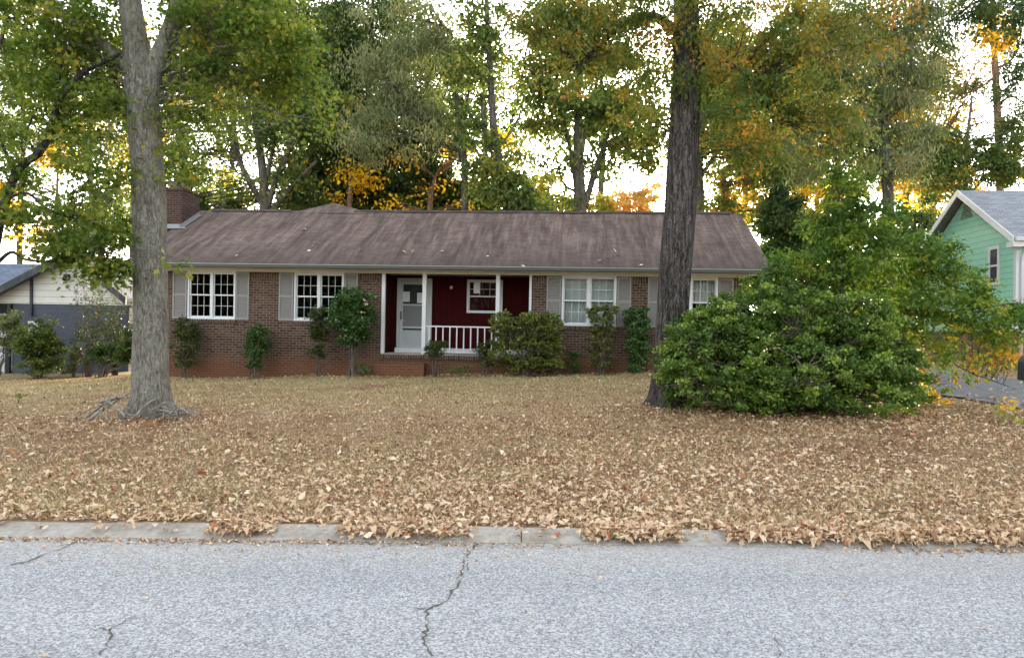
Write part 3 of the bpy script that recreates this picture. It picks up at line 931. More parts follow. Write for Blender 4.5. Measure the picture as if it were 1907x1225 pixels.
mb.tube([(dx0 + .135, y0 - .05, 1.80), (dx0 + .135, y0 - .02, 1.80), (dx0 + .135, y0, 1.80)], [.03, .034, .012], 10)
mb.build('door_knob', M['brass'], door)
mb = MB(); mb.tube([(-2.05, PD - .10, 2.86), (-2.05, PD - .06, 2.88), (-2.05, PD - .004, 2.88)], [.045, .05, .03], 12)
mb.build('porch_light', M['greytrim'], house)
# chimney
CXa, CXb, CYa, CYb = -12.5, -11.6, 2.25, 3.45
mb = MB(); mb.box(CXa, CYa, 3.2, CXb, CYb, 6.12)
mb.box(CXa - .03, CYa - .03, 6.122, CXb + .03, CYb + .03, 6.2)
chim = mb.build('chimney', M['chimney_brick'], house)
mb = MB()
for x in (CXa + .2, CXb - .2):
    for y in (CYa + .2, CYb - .2):
        mb.box(x - .02, y - .02, 6.202, x + .02, y + .02, 6.40)
mb.box(CXa + .28, CYa + .28, 6.202, CXb - .28, CYb - .28, 6.34)
mb.prism([(CXa + .05, 6.402), (CXb - .05, 6.402), (CXb - .15, 6.45), (CXa + .15, 6.45)], CYa + .05, CYb - .05, 1)
for i, (x, y, z) in enumerate(mb.v):
    pass
mb.build('chimney_cap', M['black'], chim)
mb = MB()
zr = lambda y: EZ + SL * (y - EY)
mb.face([(CXb + .004, CYa - .1, zr(CYa - .1) + .02), (CXb + .09, CYa - .1, zr(CYa - .1) + .02), (CXb + .09, CYb, zr(CYb) + .02), (CXb + .004, CYb, zr(CYb) + .02)])
mb.face([(CXb + .006, CYa - .1, zr(CYa - .1) + .02), (CXb + .006, CYb, zr(CYb) + .02), (CXb + .006, CYb, zr(CYb) + .14), (CXb + .006, CYa - .1, zr(CYa) + .10)])
mb.face([(CXa - .1, CYa - .12, zr(CYa - .12) + .024), (CXb + .2, CYa - .12, zr(CYa - .12) + .024), (CXb + .2, CYa - .004, zr(CYa - .004) + .024), (CXa - .1, CYa - .004, zr(CYa - .004) + .024)])
mb.face([(CXa, CYa - .006, zr(CYa)), (CXb, CYa - .006, zr(CYa)), (CXb, CYa - .006, zr(CYa) + .13), (CXa, CYa - .006, zr(CYa) + .13)])
mb.build('flashing', M['metal'], chim)
# a few pale fallen leaves on the roof
RL = [HL(px, py, 1.5) for px, py in ((561, 430), (582, 453), (574, 470), (753, 470), (827, 469), (757, 472), (1147, 471), (668, 468), (570, 430), (1113, 488), (1300, 492), (905, 478), (440, 470), (1195, 496))]
pp = []
for px, py in ((561, 430), (582, 453), (574, 470), (753, 471), (827, 469), (757, 473), (1147, 471), (668, 468), (570, 430), (1113, 488), (1150, 476), (905, 478), (440, 478), (1195, 496), (770, 470), (972, 500)):
    best = min(np.arange(-.5, 3.9, .03), key=lambda o: abs(HL(px, py, o)[1] - zr(o)))
    x = HL(px, py, best)[0]
    pp.append(HW(x, best, zr(best) + .035))
V, F, vv = place_leaves(np.array(pp), np.full(len(pp), .15), STAR, -.2, .8, np.full(len(pp), .93))
tag(trimesh('roof_leaves', V, F, M['litter'], None, vv), 'sparse pale dry leaves lying on the brown shingle roof', 'fallen leaves', None, 'stuff')

# ================================================================ NEIGHBOUR HOUSE, LEFT
def left_house():
    D = 27.0
    pk = W(143, 470, D); re = W(249, 556, D); le = W(-60, 576, D)
    zb = float(g(-15, 27)) - .1
    x1 = W(241, 570, D)[0]; x0 = W(24, 570, D)[0]
    zc = W(120, 567, D)[2]
    h = empty('gabled_house', (pk[0], D, float(g(pk[0], D))))
    tag(h, 'low house with cream gable siding over dark blue-grey painted brick and dark rake boards', 'house')
    o = np.array([pk[0], D, float(g(pk[0], D))])
    def B(x0, y0, z0, x1, y1, z1):
        return MB().box(x0 - o[0], y0 - o[1], z0 - o[2], x1 - o[0], y1 - o[1], z1 - o[2])
    B(x0, D, zb - .3, x1, D + 9, zc).build('wall', M['blue_brick'], h)
    px = pk[0] - o[0]; pz = pk[2] - o[2]
    sr = (pk[2] - re[2]) / (re[0] - pk[0]); slf = (pk[2] - le[2]) / (pk[0] - le[0])
    mb = MB()
    xl = le[0] + .5
    prof = [(xl - o[0], zc + .002 - o[2]), (x1 + .02 - o[0], zc + .002 - o[2]), (px, pz - .14)]
    zr_at = lambda X: (pz - .14 - sr * (X - px)) if X > px else (pz - .14 - slf * (px - X))
    prof = [(xl - o[0], zc + .002 - o[2]), (x1 + .02 - o[0], zc + .002 - o[2]), (x1 + .02 - o[0], max(zr_at(x1 - o[0]), zc - o[2] + .02)), (px, pz - .14), (xl - o[0], max(zc - o[2] + .02, zr_at(xl - o[0])))]
    mb.prism(prof, -.03, .3, 1)
    mb.build('gable_siding', M['creamsiding'], h)
    # roof planes of the projecting wing
    mb = MB()
    for (ex, ez) in ((re[0] - o[0], re[2] - o[2]), (le[0] - o[0], le[2] - o[2])):
        mb.prism([(px, pz), (ex, ez), (ex, ez - .13), (px, pz - .13)], -.5, 9.5, 1)
    # main body roof behind, ridge along x
    mb.prism([(2.2, pz - 2.35), (6.2, pz + .01), (10.4, pz - 2.4), (10.4, pz - 2.5), (6.2, pz - .12), (2.2, pz - 2.45)], -14, px + .1, 0)
    k = 1.15
    mb.build('roof', M['blue_roof'], h)
    mb = MB()
    for (ex, ez) in ((re[0] - o[0], re[2] - o[2]), (le[0] - o[0], le[2] - o[2])):
        mb.prism([(px, pz + .02), (ex, ez + .02), (ex, ez - .24), (px, pz - .24)], -.56, -.503, 1)
    mb.build('rake_board', M['darkwood'], h)
    mb = MB(); mb.box(-14, 2.5, -.3, x0 - o[0] - .01, 9, pz - 2.4)
    mb.build('rear_wall', M['creamsiding'], h)
    B(W(17, 600, D)[0], D - .12, zb - .2, W(23, 600, D)[0], D - .004, zc - .004).build('porch_post', M['black'], h)
    xd = W(62, 500, D)[0]
    B(xd - .04, D - .12, 1.75, xd + .04, D - .035, W(62, 512, D)[2]).build('downspout', M['darkwood'], h)
    fl = W(128, 516, D)
    f = B(fl[0] - .08, D - .2, fl[2] - .1, fl[0] + .08, D - .032, fl[2] + .1)
    f.tube([(fl[0] + .02 - o[0], -.3, fl[2] - .1 - o[2]), (fl[0] + .02 - o[0], -.2, fl[2] - .02 - o[2])], [.09, .05], 10)
    f.build('floodlight', M['black'], h)
    B(xl, D + .05, zb, x0 - .3, D + .2, zb + 1.3).build('porch_panel', M['greytrim'], h)
    xw = W(66, 600, D)[0]
    B(xw - .18, D - .15, zb + 1.4, xw + .18, D - .003, zb + 1.95).build('meter_box', M['greytrim'], h)
    mb = MB()
    for a, b in (((-20, 697), (62, 692)), ((110, 697), (160, 690)), ((165, 691), (250, 686))):
        pa, pb = hit(*a), hit(*b)
        d = pb - pa; n = np.array([-d[1], d[0], 0]); n = n / np.linalg.norm(n) * .06
        mb = MB()
        q = [pa - n, pb - n, pb + n, pa + n]
        k0 = len(mb.v)
        mb.v += [tuple(p + np.array([0, 0, -.05])) for p in q] + [tuple(p + np.array([0, 0, .09])) for p in q]
        for f_ in ((0, 3, 2, 1), (4, 5, 6, 7), (0, 1, 5, 4), (1, 2, 6, 5), (2, 3, 7, 6), (3, 0, 4, 7)):
            mb.f.append(f_); mb.sm.append(False)
        e = mb.build('edging_board', M['timber'])
        tag(e, {-20: 'weathered timber edging board at the left end of the flower bed', 110: 'short dark timber edging board between the green bush and the bare shrubs', 165: 'timber edging board under the dark shrub beside the pale trunk'}[a[0]], 'edging')
left_house()

# ================================================================ NEIGHBOUR HOUSE, RIGHT
def right_house():
    D = 22.4
    c = W(1893, 560, D); c = np.array([c[0], D, 0])
    h = empty('mint_house', (c[0], D, float(g(c[0], D))), -YAW)
    tag(h, 'mint green clapboard house with grey shingle roof and white trim', 'house')
    z0 = float(g(c[0], D))
    ez = W(1872, 444, D)[2] - z0 ; rz = W(1778, 347, D + 2.5)[2] - z0 - .05
    L, dp, hr = 13.0, 5.9, 2.95
    zf = 1.05
    mb = MB(); mb.box(0, 0, -.5, L, dp, zf); mb.build('foundation', M['red_brick'], h)
    mb = MB(); 
    mb.prism([(0, zf + .002), (dp, zf + .002), (dp, ez - .1), (hr, rz - .2), (0, ez - .1)], -.02, L, 0)
    mb.build('wall', M['mint'], h)
    ov, oe = .32, .38
    s = (rz - ez) / (hr + oe)
    mb = MB()
    mb.prism([(-oe, ez), (hr, rz), (dp + oe, ez), (dp + oe, ez - .1), (hr, rz - .1), (-oe, ez - .1)], -ov, L + .3, 0)
    k = math.hypot(1, s)
    mb.build('roof', M['grey_roof'], h, uvf=lambda P: np.stack([P[:, 0], P[:, 1] * k], 1))
    mb = MB()
    for sgn in (0, 1):
        e = (-oe - .02, ez + .015) if sgn == 0 else (dp + oe + .02, ez + .015)
        mb.prism([e, (hr, rz + .02), (hr, rz - .2), (e[0], e[1] - .22)], -ov - .035, -ov - .002, 0)
    mb.build('rake_board', M['white'], h)
    mb = MB(); mb.box(-ov, -oe + .002, ez - .28, -.022, -.0, ez - .115); mb.box(-.02, -oe + .002, ez - .22, L, -.0, ez - .12); 
    mb.build('soffit', M['white'], h)
    mb = MB(); mb.prism([(-oe - .12, ez + .0), (-oe - .10, ez - .11), (-oe - .004, ez - .12), (-oe - .004, ez - .01)], -ov + .02, L, 0)
    mb.build('gutter', M['white'], h)
    mb = MB(); mb.box(-.045, -.035, zf, .09, -.003, ez - .23); mb.box(-.045, -.003, zf, -.022, .10, ez - .29)
    mb.build('corner_board', M['white'], h)
    mb = MB(); mb.tube([(.22, -oe - .06, ez - .1), (.22, -oe - .04, ez - .25), (.10, -.12, ez - .5), (.10, -.10, ez - .7), (.10, -.10, .2)], [.05] * 5, 8)
    mb.build('downspout', M['white'], h)
    # window in the gable end
    def gy(px):
        best = min(np.arange(0, 6, .02), key=lambda y: abs(((c + hx * 0 + hy * y)[0]) / ((c + hy * y)[1]) * FPX + CX - px))
        return best
    ya, yb = gy(1861), gy(1841)
    dmid = D + (ya + yb) / 2
    zt, zb_ = W(1850, 459, dmid)[2] - z0, W(1850, 531, dmid)[2] - z0
    mb = MB(); t = .09; X = -.022
    mb.box(X - .04, ya, zb_, X, ya + t, zt); mb.box(X - .04, yb - t, zb_, X, yb, zt)
    mb.box(X - .04, ya + t, zt - t, X, yb - t, zt); mb.box(X - .04, ya + t, zb_, X, yb - t, zb_ + t)
    zm = (zt + zb_) / 2
    mb.box(X - .03, ya + t, zm - .03, X, yb - t, zm + .03)
    w_ = mb.build('window', M['white'], h)
    mb = MB(); mb.box(X - .008, ya + t, zb_ + t, X - .002, yb - t, zm - .03)
    mb.box(X - .012, ya + t, zm + .03, X - .002, yb - t, zt - t)
    M['dark_glass'] = m_paint('dark_glass', (.06, .065, .075), .08, .1, 2, (.3, .27, .2), .3)
    mb.build('pane', M['dark_glass'], w_)
    mb = MB()
    for i in range(12):
        zz = rz - .52 + i * .022
    # slatted vent under the peak
    n = 8
    for i in range(n):
        zz = rz - .95 + i * .06
        hw = max(.05, (rz - .25 - zz) * .55)
        mb.box(-.05, hr - hw, zz, -.023, hr + hw, zz + .03)
    mb.build('gable_vent', M['shutter'], h)
right_house()

# ================================================================ MAILBOX
def mailbox():
    D = 6.1
    c = W(1991, 715, D)
    z0 = float(g(c[0], D))
    t = empty('mailbox', (c[0], D, z0))
    tag(t, 'black round-topped mailbox at the kerb in front of the driveway', 'mailbox')
    hb = c[2] - z0
    w2, hh = .10, .24
    prof = [(-w2, hb), (w2, hb)] + [(w2 * math.cos(a), hb + hh - w2 + w2 * math.sin(a)) for a in np.linspace(0, PI, 13)]
    MB().prism(prof, 0, .48, 1).build('box', M['black'], t)
    k = 1.05
    prof2 = [(p[0] * k, hb + (p[1] - hb) * k - .005) for p in prof]
    MB().prism(prof2, -.02, -.001, 1).build('door', M['black'], t)
    MB().box(-.02, -.04, hb + .18, .02, -.021, hb + .21).build('latch', M['metal'], t)
    f = MB(); f.box(w2 + .002, .1, hb + .08, w2 + .008, .13, hb + .2); f.box(w2 + .002, .1, hb + .08, w2 + .008, .24, hb + .11)
    M['flagred'] = m_paint('flag_red', (.4, .03, .02), .5)
    f.build('flag', M['flagred'], t)
    p = MB(); p.box(-.0, .18, -.4, .09, .27, hb - .04); p.box(-.07, .02, hb - .04, .07, .45, hb - .002)
    p.build('post', M['timber'], t)
mailbox()

# ================================================================ THE TWO BIG FRONT TREES
def rootfn(amp, lobes, ph, hb):
    def f(a, i, p):
        h = max(0.0, p[2])
        fl = math.exp(-h / hb)
        return 1 + fl * (.18 + amp * (.5 + .5 * math.sin(lobes * a + ph)) + .25 * math.sin(2 * a + 1.3 * ph)) + .018 * math.sin(5 * a + 1.7 * p[2]) + .012 * math.sin(11 * a - 2.3 * p[2])
    return f
pL = hit(280, 776); DL = float(pL[1])
pR = hit(1243, 757); DR = float(pR[1])
pL[2] = float(g(pL[0], pL[1])); pR[2] = float(g(pR[0], pR[1]))
print('tree depths', DL, DR)
def abs_fn(f, zb):
    return lambda a, i, p: f(a, i, p)
tree('oak_tree', 'stout oak with pale grey trunk forking high, sticks heaped round its base', 'tree', DL,
     [[(280, 776, 76), (281, 740, 72), (280, 690, 70), (281, 600, 67), (280, 500, 65), (278, 400, 66), (274, 300, 63), (268, 220, 66), (262, 150, 62), (250, 60, 48), (238, -40, 42), (230, -260, 30)],
      [(272, 200, 46), (290, 130, 44), (318, 60, 38), (334, 0, 36), (350, -120, 30), (370, -300, 18)],
      [(262, 150, 30), (200, 90, 26), (140, 45, 22), (90, 8, 20), (20, -60, 14)],
      [(240, -40, 30), (300, -160, 22), (420, -260, 14)]],
     [(170, 40, 100, 90, 1.1), (60, 40, 110, 80, 1.0), (400, 40, 110, 100, 1.15), (520, 70, 110, 110, .95), (440, 160, 110, 70, .75), (205, 160, 50, 60, .8), (355, 210, 46, 60, .6), (335, 290, 36, 60, .6),
      (285, 190, 34, 40, .16, -.6), (560, 170, 60, 90, .6), (300, -120, 330, 110, .25), (120, 130, 90, 60, .8)],
     M['bark_pale'], M['leaf_near'], .085, 1.35, .34, STAR, .55, .5, 1.1, base=pL, twig_r=.009, varmix=.55, sides=40, fns=rootfn(.55, 5, .6, .15), twigs=.8)
tree('dark_oak_tree', 'tall straight oak with dark furrowed trunk and rusty green leaves', 'tree', DR,
     [[(1243, 757, 62), (1243, 720, 60), (1246, 680, 60), (1251, 600, 60), (1258, 500, 60), (1266, 400, 60), (1271, 300, 59), (1276, 200, 56), (1279, 100, 52), (1278, 0, 46), (1280, -150, 36), (1285, -350, 22)],
      [(1262, 60, 22), (1210, 30, 16), (1150, 55, 13), (1105, 95, 10), (1080, 120, 5)],
      [(1282, 130, 18), (1330, 110, 13), (1400, 150, 9), (1440, 220, 5)],
      [(1280, -40, 26), (1400, -110, 18), (1520, -120, 10)],
      [(1276, -80, 24), (1150, -130, 16), (1020, -140, 10)]],
     [(1230, 20, 100, 70, 1.3, -.3), (1110, 40, 130, 70, 1.25), (1150, 120, 90, 60, .8), (1400, 60, 130, 90, 1.5), (1480, 170, 110, 90, 1.3), (1385, 200, 80, 90, 1.4), (1315, 130, 50, 80, 1.0, -.5), (1250, 110, 40, 50, .6, -.6),
      (1000, 30, 70, 60, .8), (1560, 250, 70, 60, .9), (1410, 290, 70, 50, .8), (1040, 150, 60, 50, .5), (1600, 60, 90, 90, 1.0), (1290, -120, 320, 90, .25), (1195, 180, 55, 80, .6), (1340, 290, 40, 40, .5)],
     M['bark_dark'], M['leaf_rust'], .10, 1.5, .42, OAK, .75, .45, 1.2, base=pR, twig_r=.009, varmix=.6, sides=36, fns=rootfn(.35, 4, 2.4, .18), twigs=.8)
# dead sticks leaned against the pale oak
def sticks(specs, group, label):
    for i, (a, b, r) in enumerate(specs):
        mb = MB()
        p0, p1 = np.array(a), np.array(b)
        mid = curve(p0, p1, 8, .03, .014)
        r *= 1.0
        mb.tube(mid - p0, np.linspace(r, r * .4, 8), 6)
        if i % 2 == 0:
            k = mid[4]
            e = k + (p1 - p0) * .35 + np.array([rng.normal(0, .1), rng.normal(0, .08), -.03])
            mb.tube(curve(k, e, 5, .02, .04) - p0, np.linspace(r * .6, r * .2, 5), 5)
        o = mb.build('dead_stick', M['deadwood'])
        o.location = [float(c) for c in p0]
        tag(o, label, 'stick', group)
def gp(dx, dy, h):
    x, y = pL[0] + dx, pL[1] + dy
    return np.array([x, y, float(g(x, y)) + h])
sp = []
sp.append((gp(-.75, -.45, .02), gp(-.12, -.42, .42), .026)); sp.append((gp(-.95, -.3, .02), gp(-.30, -.4, .36), .022))
sp.append((gp(-.40, -.62, .0), gp(-.42, -.44, .34), .024)); sp.append((gp(-.33, -.70, .0), gp(-.46, -.46, .33), .022))
sp.append((gp(-.08, -.62, .06), gp(-.5, -.45, .36), .02)); sp.append((gp(-.22, -.6, .0), gp(-.2, -.45, .45), .014))
sp.append((gp(-.6, -.38, .3), gp(-.1, -.5, .36), .03)); sp.append((gp(-.62, -.5, .0), gp(-.45, -.42, .34), .018))
sp.append((gp(-.3, -.55, .18), gp(.02, -.6, .08), .016)); sp.append((gp(-1.05, -.5, .02), gp(-.5, -.35, .3), .014))
sticks(sp, 'sticks on the left of the pale trunk', 'grey dead stick in the loose heap against the left side of the pale trunk')
sp = []
sp.append((gp(.02, -.62, .05), gp(.34, -.42, .36), .026))
for k in range(34):
    ax, ay = rng.uniform(.1, .75), rng.uniform(-.6, -.1)
    an = rng.uniform(0, PI); L = rng.uniform(.18, .42)
    h0, h1 = rng.uniform(.02, .25), rng.uniform(.02, .36)
    sp.append((gp(ax - L * math.cos(an) / 1.5, ay - L * math.sin(an) / 3, h0 * (1.2 - ax)), gp(ax + L * math.cos(an) / 1.5, ay + L * math.sin(an) / 3, h1 * (1.3 - ax)), rng.uniform(.008, .018)))
sticks(sp, 'sticks on the right of the pale trunk', 'thin dead twig in the tangled heap against the right side of the pale trunk')

# leaning small tree at the far left
tree('leaning_tree', 'thin dark leaning tree curving up from the left edge with bright green leaves', 'tree', 11.6,
     [[(-25, 640, 22), (-18, 520, 22), (-8, 450, 21), (8, 380, 20), (35, 315, 17), (72, 285, 16), (95, 245, 16), (108, 200, 15), (130, 160, 14), (165, 128, 12), (205, 110, 9), (225, 100, 6)],
      [(112, 195, 9), (110, 140, 8), (125, 90, 6), (160, 50, 4)], [(70, 287, 6), (50, 250, 5), (70, 200, 4)], [(-15, 500, 9), (20, 470, 8), (50, 484, 6), (110, 488, 4)], [(10, 372, 9), (50, 360, 6), (100, 395, 5), (190, 420, 3)], [(25, 330, 7), (-10, 200, 7), (10, 45, 8), (45, 50, 7), (68, 80, 6)]],
     [(60, 140, 90, 70, .8), (150, 210, 90, 70, .9), (30, 340, 60, 60, .7), (110, 410, 90, 50, .9), (190, 440, 60, 60, 1.0), (110, 465, 60, 30, .9), (160, 490, 60, 30, .8), (25, 410, 40, 30, .5), (200, 330, 50, 50, .8), (212, 512, 38, 34, 1.2), (185, 500, 40, 26, 1.0), (30, 240, 50, 40, .6), (150, 300, 50, 40, .6), (330, 487, 22, 14, .6, -1.0)],
     M['bark_dark'], M['leaf_near'], .095, 1.25, .3, STAR, .5, .55, 1.0, twig_r=.007, varmix=.5, sides=12, twigs=.8)

# ================================================================ TREES BEHIND THE HOUSES
bgk = dict(shape=BROAD, droop=.7, flat=.4)
tree('shade_tree', 'many-stemmed grey tree fanning out behind the left half of the brown roof', 'tree', 33,
     [[(492, 480, 22), (492, 390, 20), (490, 330, 18), (480, 240, 15), (470, 120, 10), (465, 20, 6)], [(496, 390, 14), (520, 320, 12), (560, 240, 10), (610, 175, 7)], [(488, 380, 13), (450, 310, 11), (425, 240, 10), (400, 195, 7)], [(505, 395, 12), (545, 345, 9), (590, 300, 6)], [(455, 320, 7), (440, 260, 6), (432, 170, 5)], [(497, 330, 9), (520, 220, 8), (535, 100, 5)]],
     [(430, 110, 90, 90, .8), (560, 120, 80, 90, 1.1), (500, 40, 140, 70, 1.0), (600, 210, 60, 60, 1.0), (500, 260, 60, 40, .45), (460, 240, 80, 70, .3), (360, 290, 50, 60, .5), (560, 320, 40, 40, .8), (460, 350, 30, 30, .8)],
     M['bark_bg'], M['leaf_green'], .19, 1.35, .9, **bgk)
tree('broad_tree', 'broad dark green tree behind the roof bump', 'tree', 37,
     [[(690, 490, 24), (690, 380, 22), (685, 250, 17), (690, 100, 10), (695, 0, 6)], [(690, 330, 10), (640, 240, 8), (610, 150, 5)], [(688, 280, 10), (750, 200, 7), (790, 120, 5)]],
     [(690, 60, 120, 110, 1.0), (630, 190, 80, 80, 1.5), (760, 240, 90, 80, 1.6), (640, 290, 90, 70, 1.6), (700, 350, 120, 45, 1.8), (590, 355, 50, 40, 1.5), (800, 350, 90, 45, 1.8)],
     M['bark_bg'], M['leaf_dark'], .22, 1.7, 1.0, **bgk)
tree('willow_oak', 'pale olive drooping oak behind the middle of the brown roof', 'tree', 30,
     [[(868, 490, 15), (866, 390, 13), (862, 270, 12), (850, 180, 10), (840, 60, 7)], [(862, 270, 7), (800, 210, 6), (740, 170, 4)], [(858, 300, 6), (855, 240, 6), (880, 150, 4)]],
     [(720, 150, 90, 70, 1.0), (800, 110, 80, 70, .8), (700, 240, 80, 60, 1.1), (820, 230, 60, 50, .8), (760, 40, 100, 50, .7)],
     M['bark_bg'], M['leaf_pale'], .23, 1.4, .8, shape=LONG, droop=1.0, flat=.3, skinny=.55)
tree('slender_tree', 'slender grey-trunked tree leaning left behind the middle of the roof ridge', 'tree', 29,
     [[(950, 490, 20), (945, 395, 18), (932, 320, 16), (920, 240, 14), (914, 150, 12), (908, 50, 10), (905, -60, 7)], [(930, 310, 7), (905, 260, 6), (898, 180, 5)], [(915, 160, 6), (870, 110, 5), (840, 90, 3)], [(926, 280, 5), (955, 240, 4), (975, 200, 3)]],
     [(900, 40, 60, 70, .8), (870, 130, 50, 50, .8), (960, 350, 50, 45, 1.9), (900, 340, 40, 45, 1.2), (940, 270, 40, 40, .7), (880, 240, 40, 40, .8), (985, 380, 45, 22, 1.8)],
     M['bark_bg'], M['leaf_green'], .17, 1.5, .75, **bgk)
tree('forked_tree', 'forked grey tree behind the roof ridge just left of the dark furrowed trunk', 'tree', 31,
     [[(1080, 490, 26), (1080, 392, 24), (1077, 325, 22), (1076, 250, 15), (1078, 150, 12), (1085, 30, 8)], [(1090, 385, 12), (1103, 335, 12), (1118, 290, 8), (1140, 230, 5)], [(1072, 330, 9), (1062, 280, 8), (1045, 200, 5)], [(1078, 360, 6), (1052, 345, 5), (1040, 315, 3)], [(1080, 310, 9), (1095, 220, 7), (1120, 120, 5)]],
     [(1075, 150, 100, 90, 1.2), (1020, 210, 50, 60, .9), (1150, 220, 80, 60, 1.2), (1205, 230, 50, 60, .8), (1075, 40, 110, 60, 1.0), (1005, 80, 50, 60, .9), (985, 170, 30, 30, .5), (1180, 280, 50, 35, .9), (1030, 290, 40, 30, .6), (1100, 290, 60, 30, .7), (1055, 370, 22, 20, 1.0)],
     M['bark_bg'], M['leaf_green'], .18, 1.4, .85, **bgk)
tree('backyard_tree', 'dark-stemmed tree standing just right of and behind the dark furrowed trunk', 'tree', 33,
     [[(1306, 490, 20), (1304, 390, 18), (1302, 320, 16), (1308, 240, 12), (1330, 130, 8)], [(1304, 330, 9), (1340, 280, 7), (1390, 250, 5)], [(1344, 490, 10), (1345, 390, 9), (1347, 320, 7)]],
     [(1380, 230, 110, 80, 1.5), (1450, 310, 80, 60, 1.5), (1360, 330, 60, 25, .8), (1340, 380, 50, 18, 1.4), (1440, 390, 50, 40, 1.2), (1330, 120, 90, 80, 1.2)],
     M['bark_bg'], M['leaf_rust'], .19, 1.6, .9, **bgk)
tree('pale_oak', 'large pale olive oak with hanging leaves above the tall green bush', 'tree', 24,
     [[(1660, 560, 26), (1655, 420, 24), (1650, 300, 20), (1640, 170, 15), (1630, 40, 9)], [(1650, 300, 11), (1580, 220, 9), (1500, 160, 5)], [(1645, 230, 10), (1710, 150, 7), (1750, 90, 4)]],
     [(1500, 130, 100, 80, 1.3), (1610, 120, 110, 100, 1.3), (1690, 190, 80, 70, 1.1), (1580, 250, 90, 60, 1.3), (1690, 60, 90, 70, 1.0), (1660, 290, 80, 50, .9), (1480, 260, 60, 60, 1.1), (1600, 20, 150, 60, 1.1)],
     M['bark_bg'], M['leaf_pale'], .20, 1.5, .65, shape=LONG, droop=1.0, flat=.25, skinny=.55)
tree('evergreen_tree', 'dark evergreen behind the right end of the brown roof', 'tree', 28,
     [[(1460, 560, 12), (1460, 470, 10), (1462, 370, 5)]],
     [(1460, 420, 45, 60, 2.0), (1470, 370, 30, 40, 1.5), (1440, 470, 50, 40, 2.0), (1500, 450, 40, 50, 1.6)],
     M['bark_bg'], M['leaf_dark'], .14, 1.8, .5, **bgk)
tree('pine_tree', 'tall bare-stemmed pine glowing orange above the mint green house', 'tree', 46,
     [[(1866, 480, 18), (1862, 340, 16), (1858, 220, 15), (1852, 100, 13), (1848, -30, 10)], [(1856, 140, 6), (1830, 160, 4), (1800, 175, 3)], [(1853, 130, 6), (1885, 110, 5), (1900, 70, 4)], [(1858, 200, 5), (1880, 180, 4), (1905, 190, 3)]],
     [(1800, 165, 50, 16, .6), (1880, 180, 40, 20, .6), (1890, 110, 40, 40, .5), (1850, 20, 60, 40, .7), (1820, 260, 30, 14, .4), (1890, 240, 30, 30, .7)],
     M['bark_warm'], M['leaf_dark'], .30, 1.3, .7, shape=LONG, droop=.2, flat=.2, skinny=.4)
tree('hickory_tree', 'golden sunlit tree showing between the bush and the dark furrowed trunk', 'tree', 44,
     [[(1520, 560, 12), (1520, 420, 10), (1525, 330, 6)]],
     [(1515, 390, 60, 45, 1.6), (1500, 330, 45, 30, .8), (1540, 420, 50, 30, 1.6), (1390, 400, 40, 40, .5)],
     M['bark_warm'], M['leaf_gold'], .26, 1.5, .9, **bgk)
tree('amber_tree', 'amber tree glowing low behind the left of the mint green house', 'tree', 48,
     [[(1740, 560, 12), (1740, 420, 10), (1735, 300, 6)]],
     [(1720, 360, 60, 45, .9), (1790, 330, 50, 40, .8), (1700, 290, 60, 40, .6), (1670, 220, 60, 40, .4), (1760, 270, 60, 50, .5), (1885, 300, 40, 30, 1.0), (1860, 60, 50, 30, .8, -6)],
     M['bark_warm'], M['leaf_gold'], .26, 1.3, .9, **bgk)
tree('mixed_tree', 'green tree behind the ridge of the mint green house', 'tree', 42,
     [[(1800, 560, 14), (1798, 400, 12), (1800, 280, 8), (1810, 180, 5)]],
     [(1790, 290, 60, 50, .9), (1850, 310, 60, 35, 1.3), (1760, 340, 50, 40, 1.2), (1900, 230, 30, 70, .9), (1720, 270, 50, 60, .8)],
     M['bark_bg'], M['leaf_green'], .2, 1.4, .9, **bgk)
tree('maple_tree', 'golden maple showing through the dark trees right of the roof bump', 'tree', 34,
     [[(650, 520, 12), (650, 400, 10), (655, 330, 6)]],
     [(660, 318, 34, 28, .38), (682, 340, 20, 18, .5), (625, 360, 26, 18, .15)],
     M['bark_warm'], M['leaf_gold'], .2, 1.5, .9, **bgk)
tree('maple_tree', 'orange maple glowing through the dark trees above the middle of the ridge', 'tree', 33.5,
     [[(800, 520, 12), (800, 400, 10), (810, 330, 6)]],
     [(745, 292, 22, 14, .35), (845, 285, 22, 13, .5), (800, 345, 40, 22, .09), (740, 374, 60, 14, .12), (860, 380, 50, 12, .14), (930, 255, 16, 30, .4, 3)],
     M['bark_warm'], M['leaf_gold'], .2, 1.5, .9, **bgk)
tree('far_tree', 'round yellow-green tree beyond the ridge between the slender and forked grey trees', 'tree', 62,
     [[(1020, 520, 8), (1020, 400, 7), (1022, 350, 4)]],
     [(1015, 352, 36, 30, 2.0), (1035, 378, 40, 20, 2.0), (1000, 385, 30, 14, 2.0)],
     M['bark_bg'], M['leaf_lime'], .3, 1.6, .9, **bgk)
tree('far_tree', 'small pale green far tree just right of the forked grey tree', 'tree', 66,
     [[(1112, 520, 6), (1112, 400, 5), (1112, 370, 3)]],
     [(1112, 376, 26, 20, 1.8), (1135, 384, 24, 12, 1.6)],
     M['bark_bg'], M['leaf_lime'], .3, 1.6, .9, **bgk)
tree('far_tree', 'peach coloured far tree just left of the dark furrowed trunk', 'tree', 64,
     [[(1190, 520, 6), (1190, 400, 5), (1190, 370, 3)]],
     [(1185, 376, 46, 20, 1.7), (1206, 352, 24, 26, 1.1), (1165, 366, 22, 20, 1.0)],
     M['bark_bg'], M['leaf_peach'], .3, 1.5, .8, **bgk)
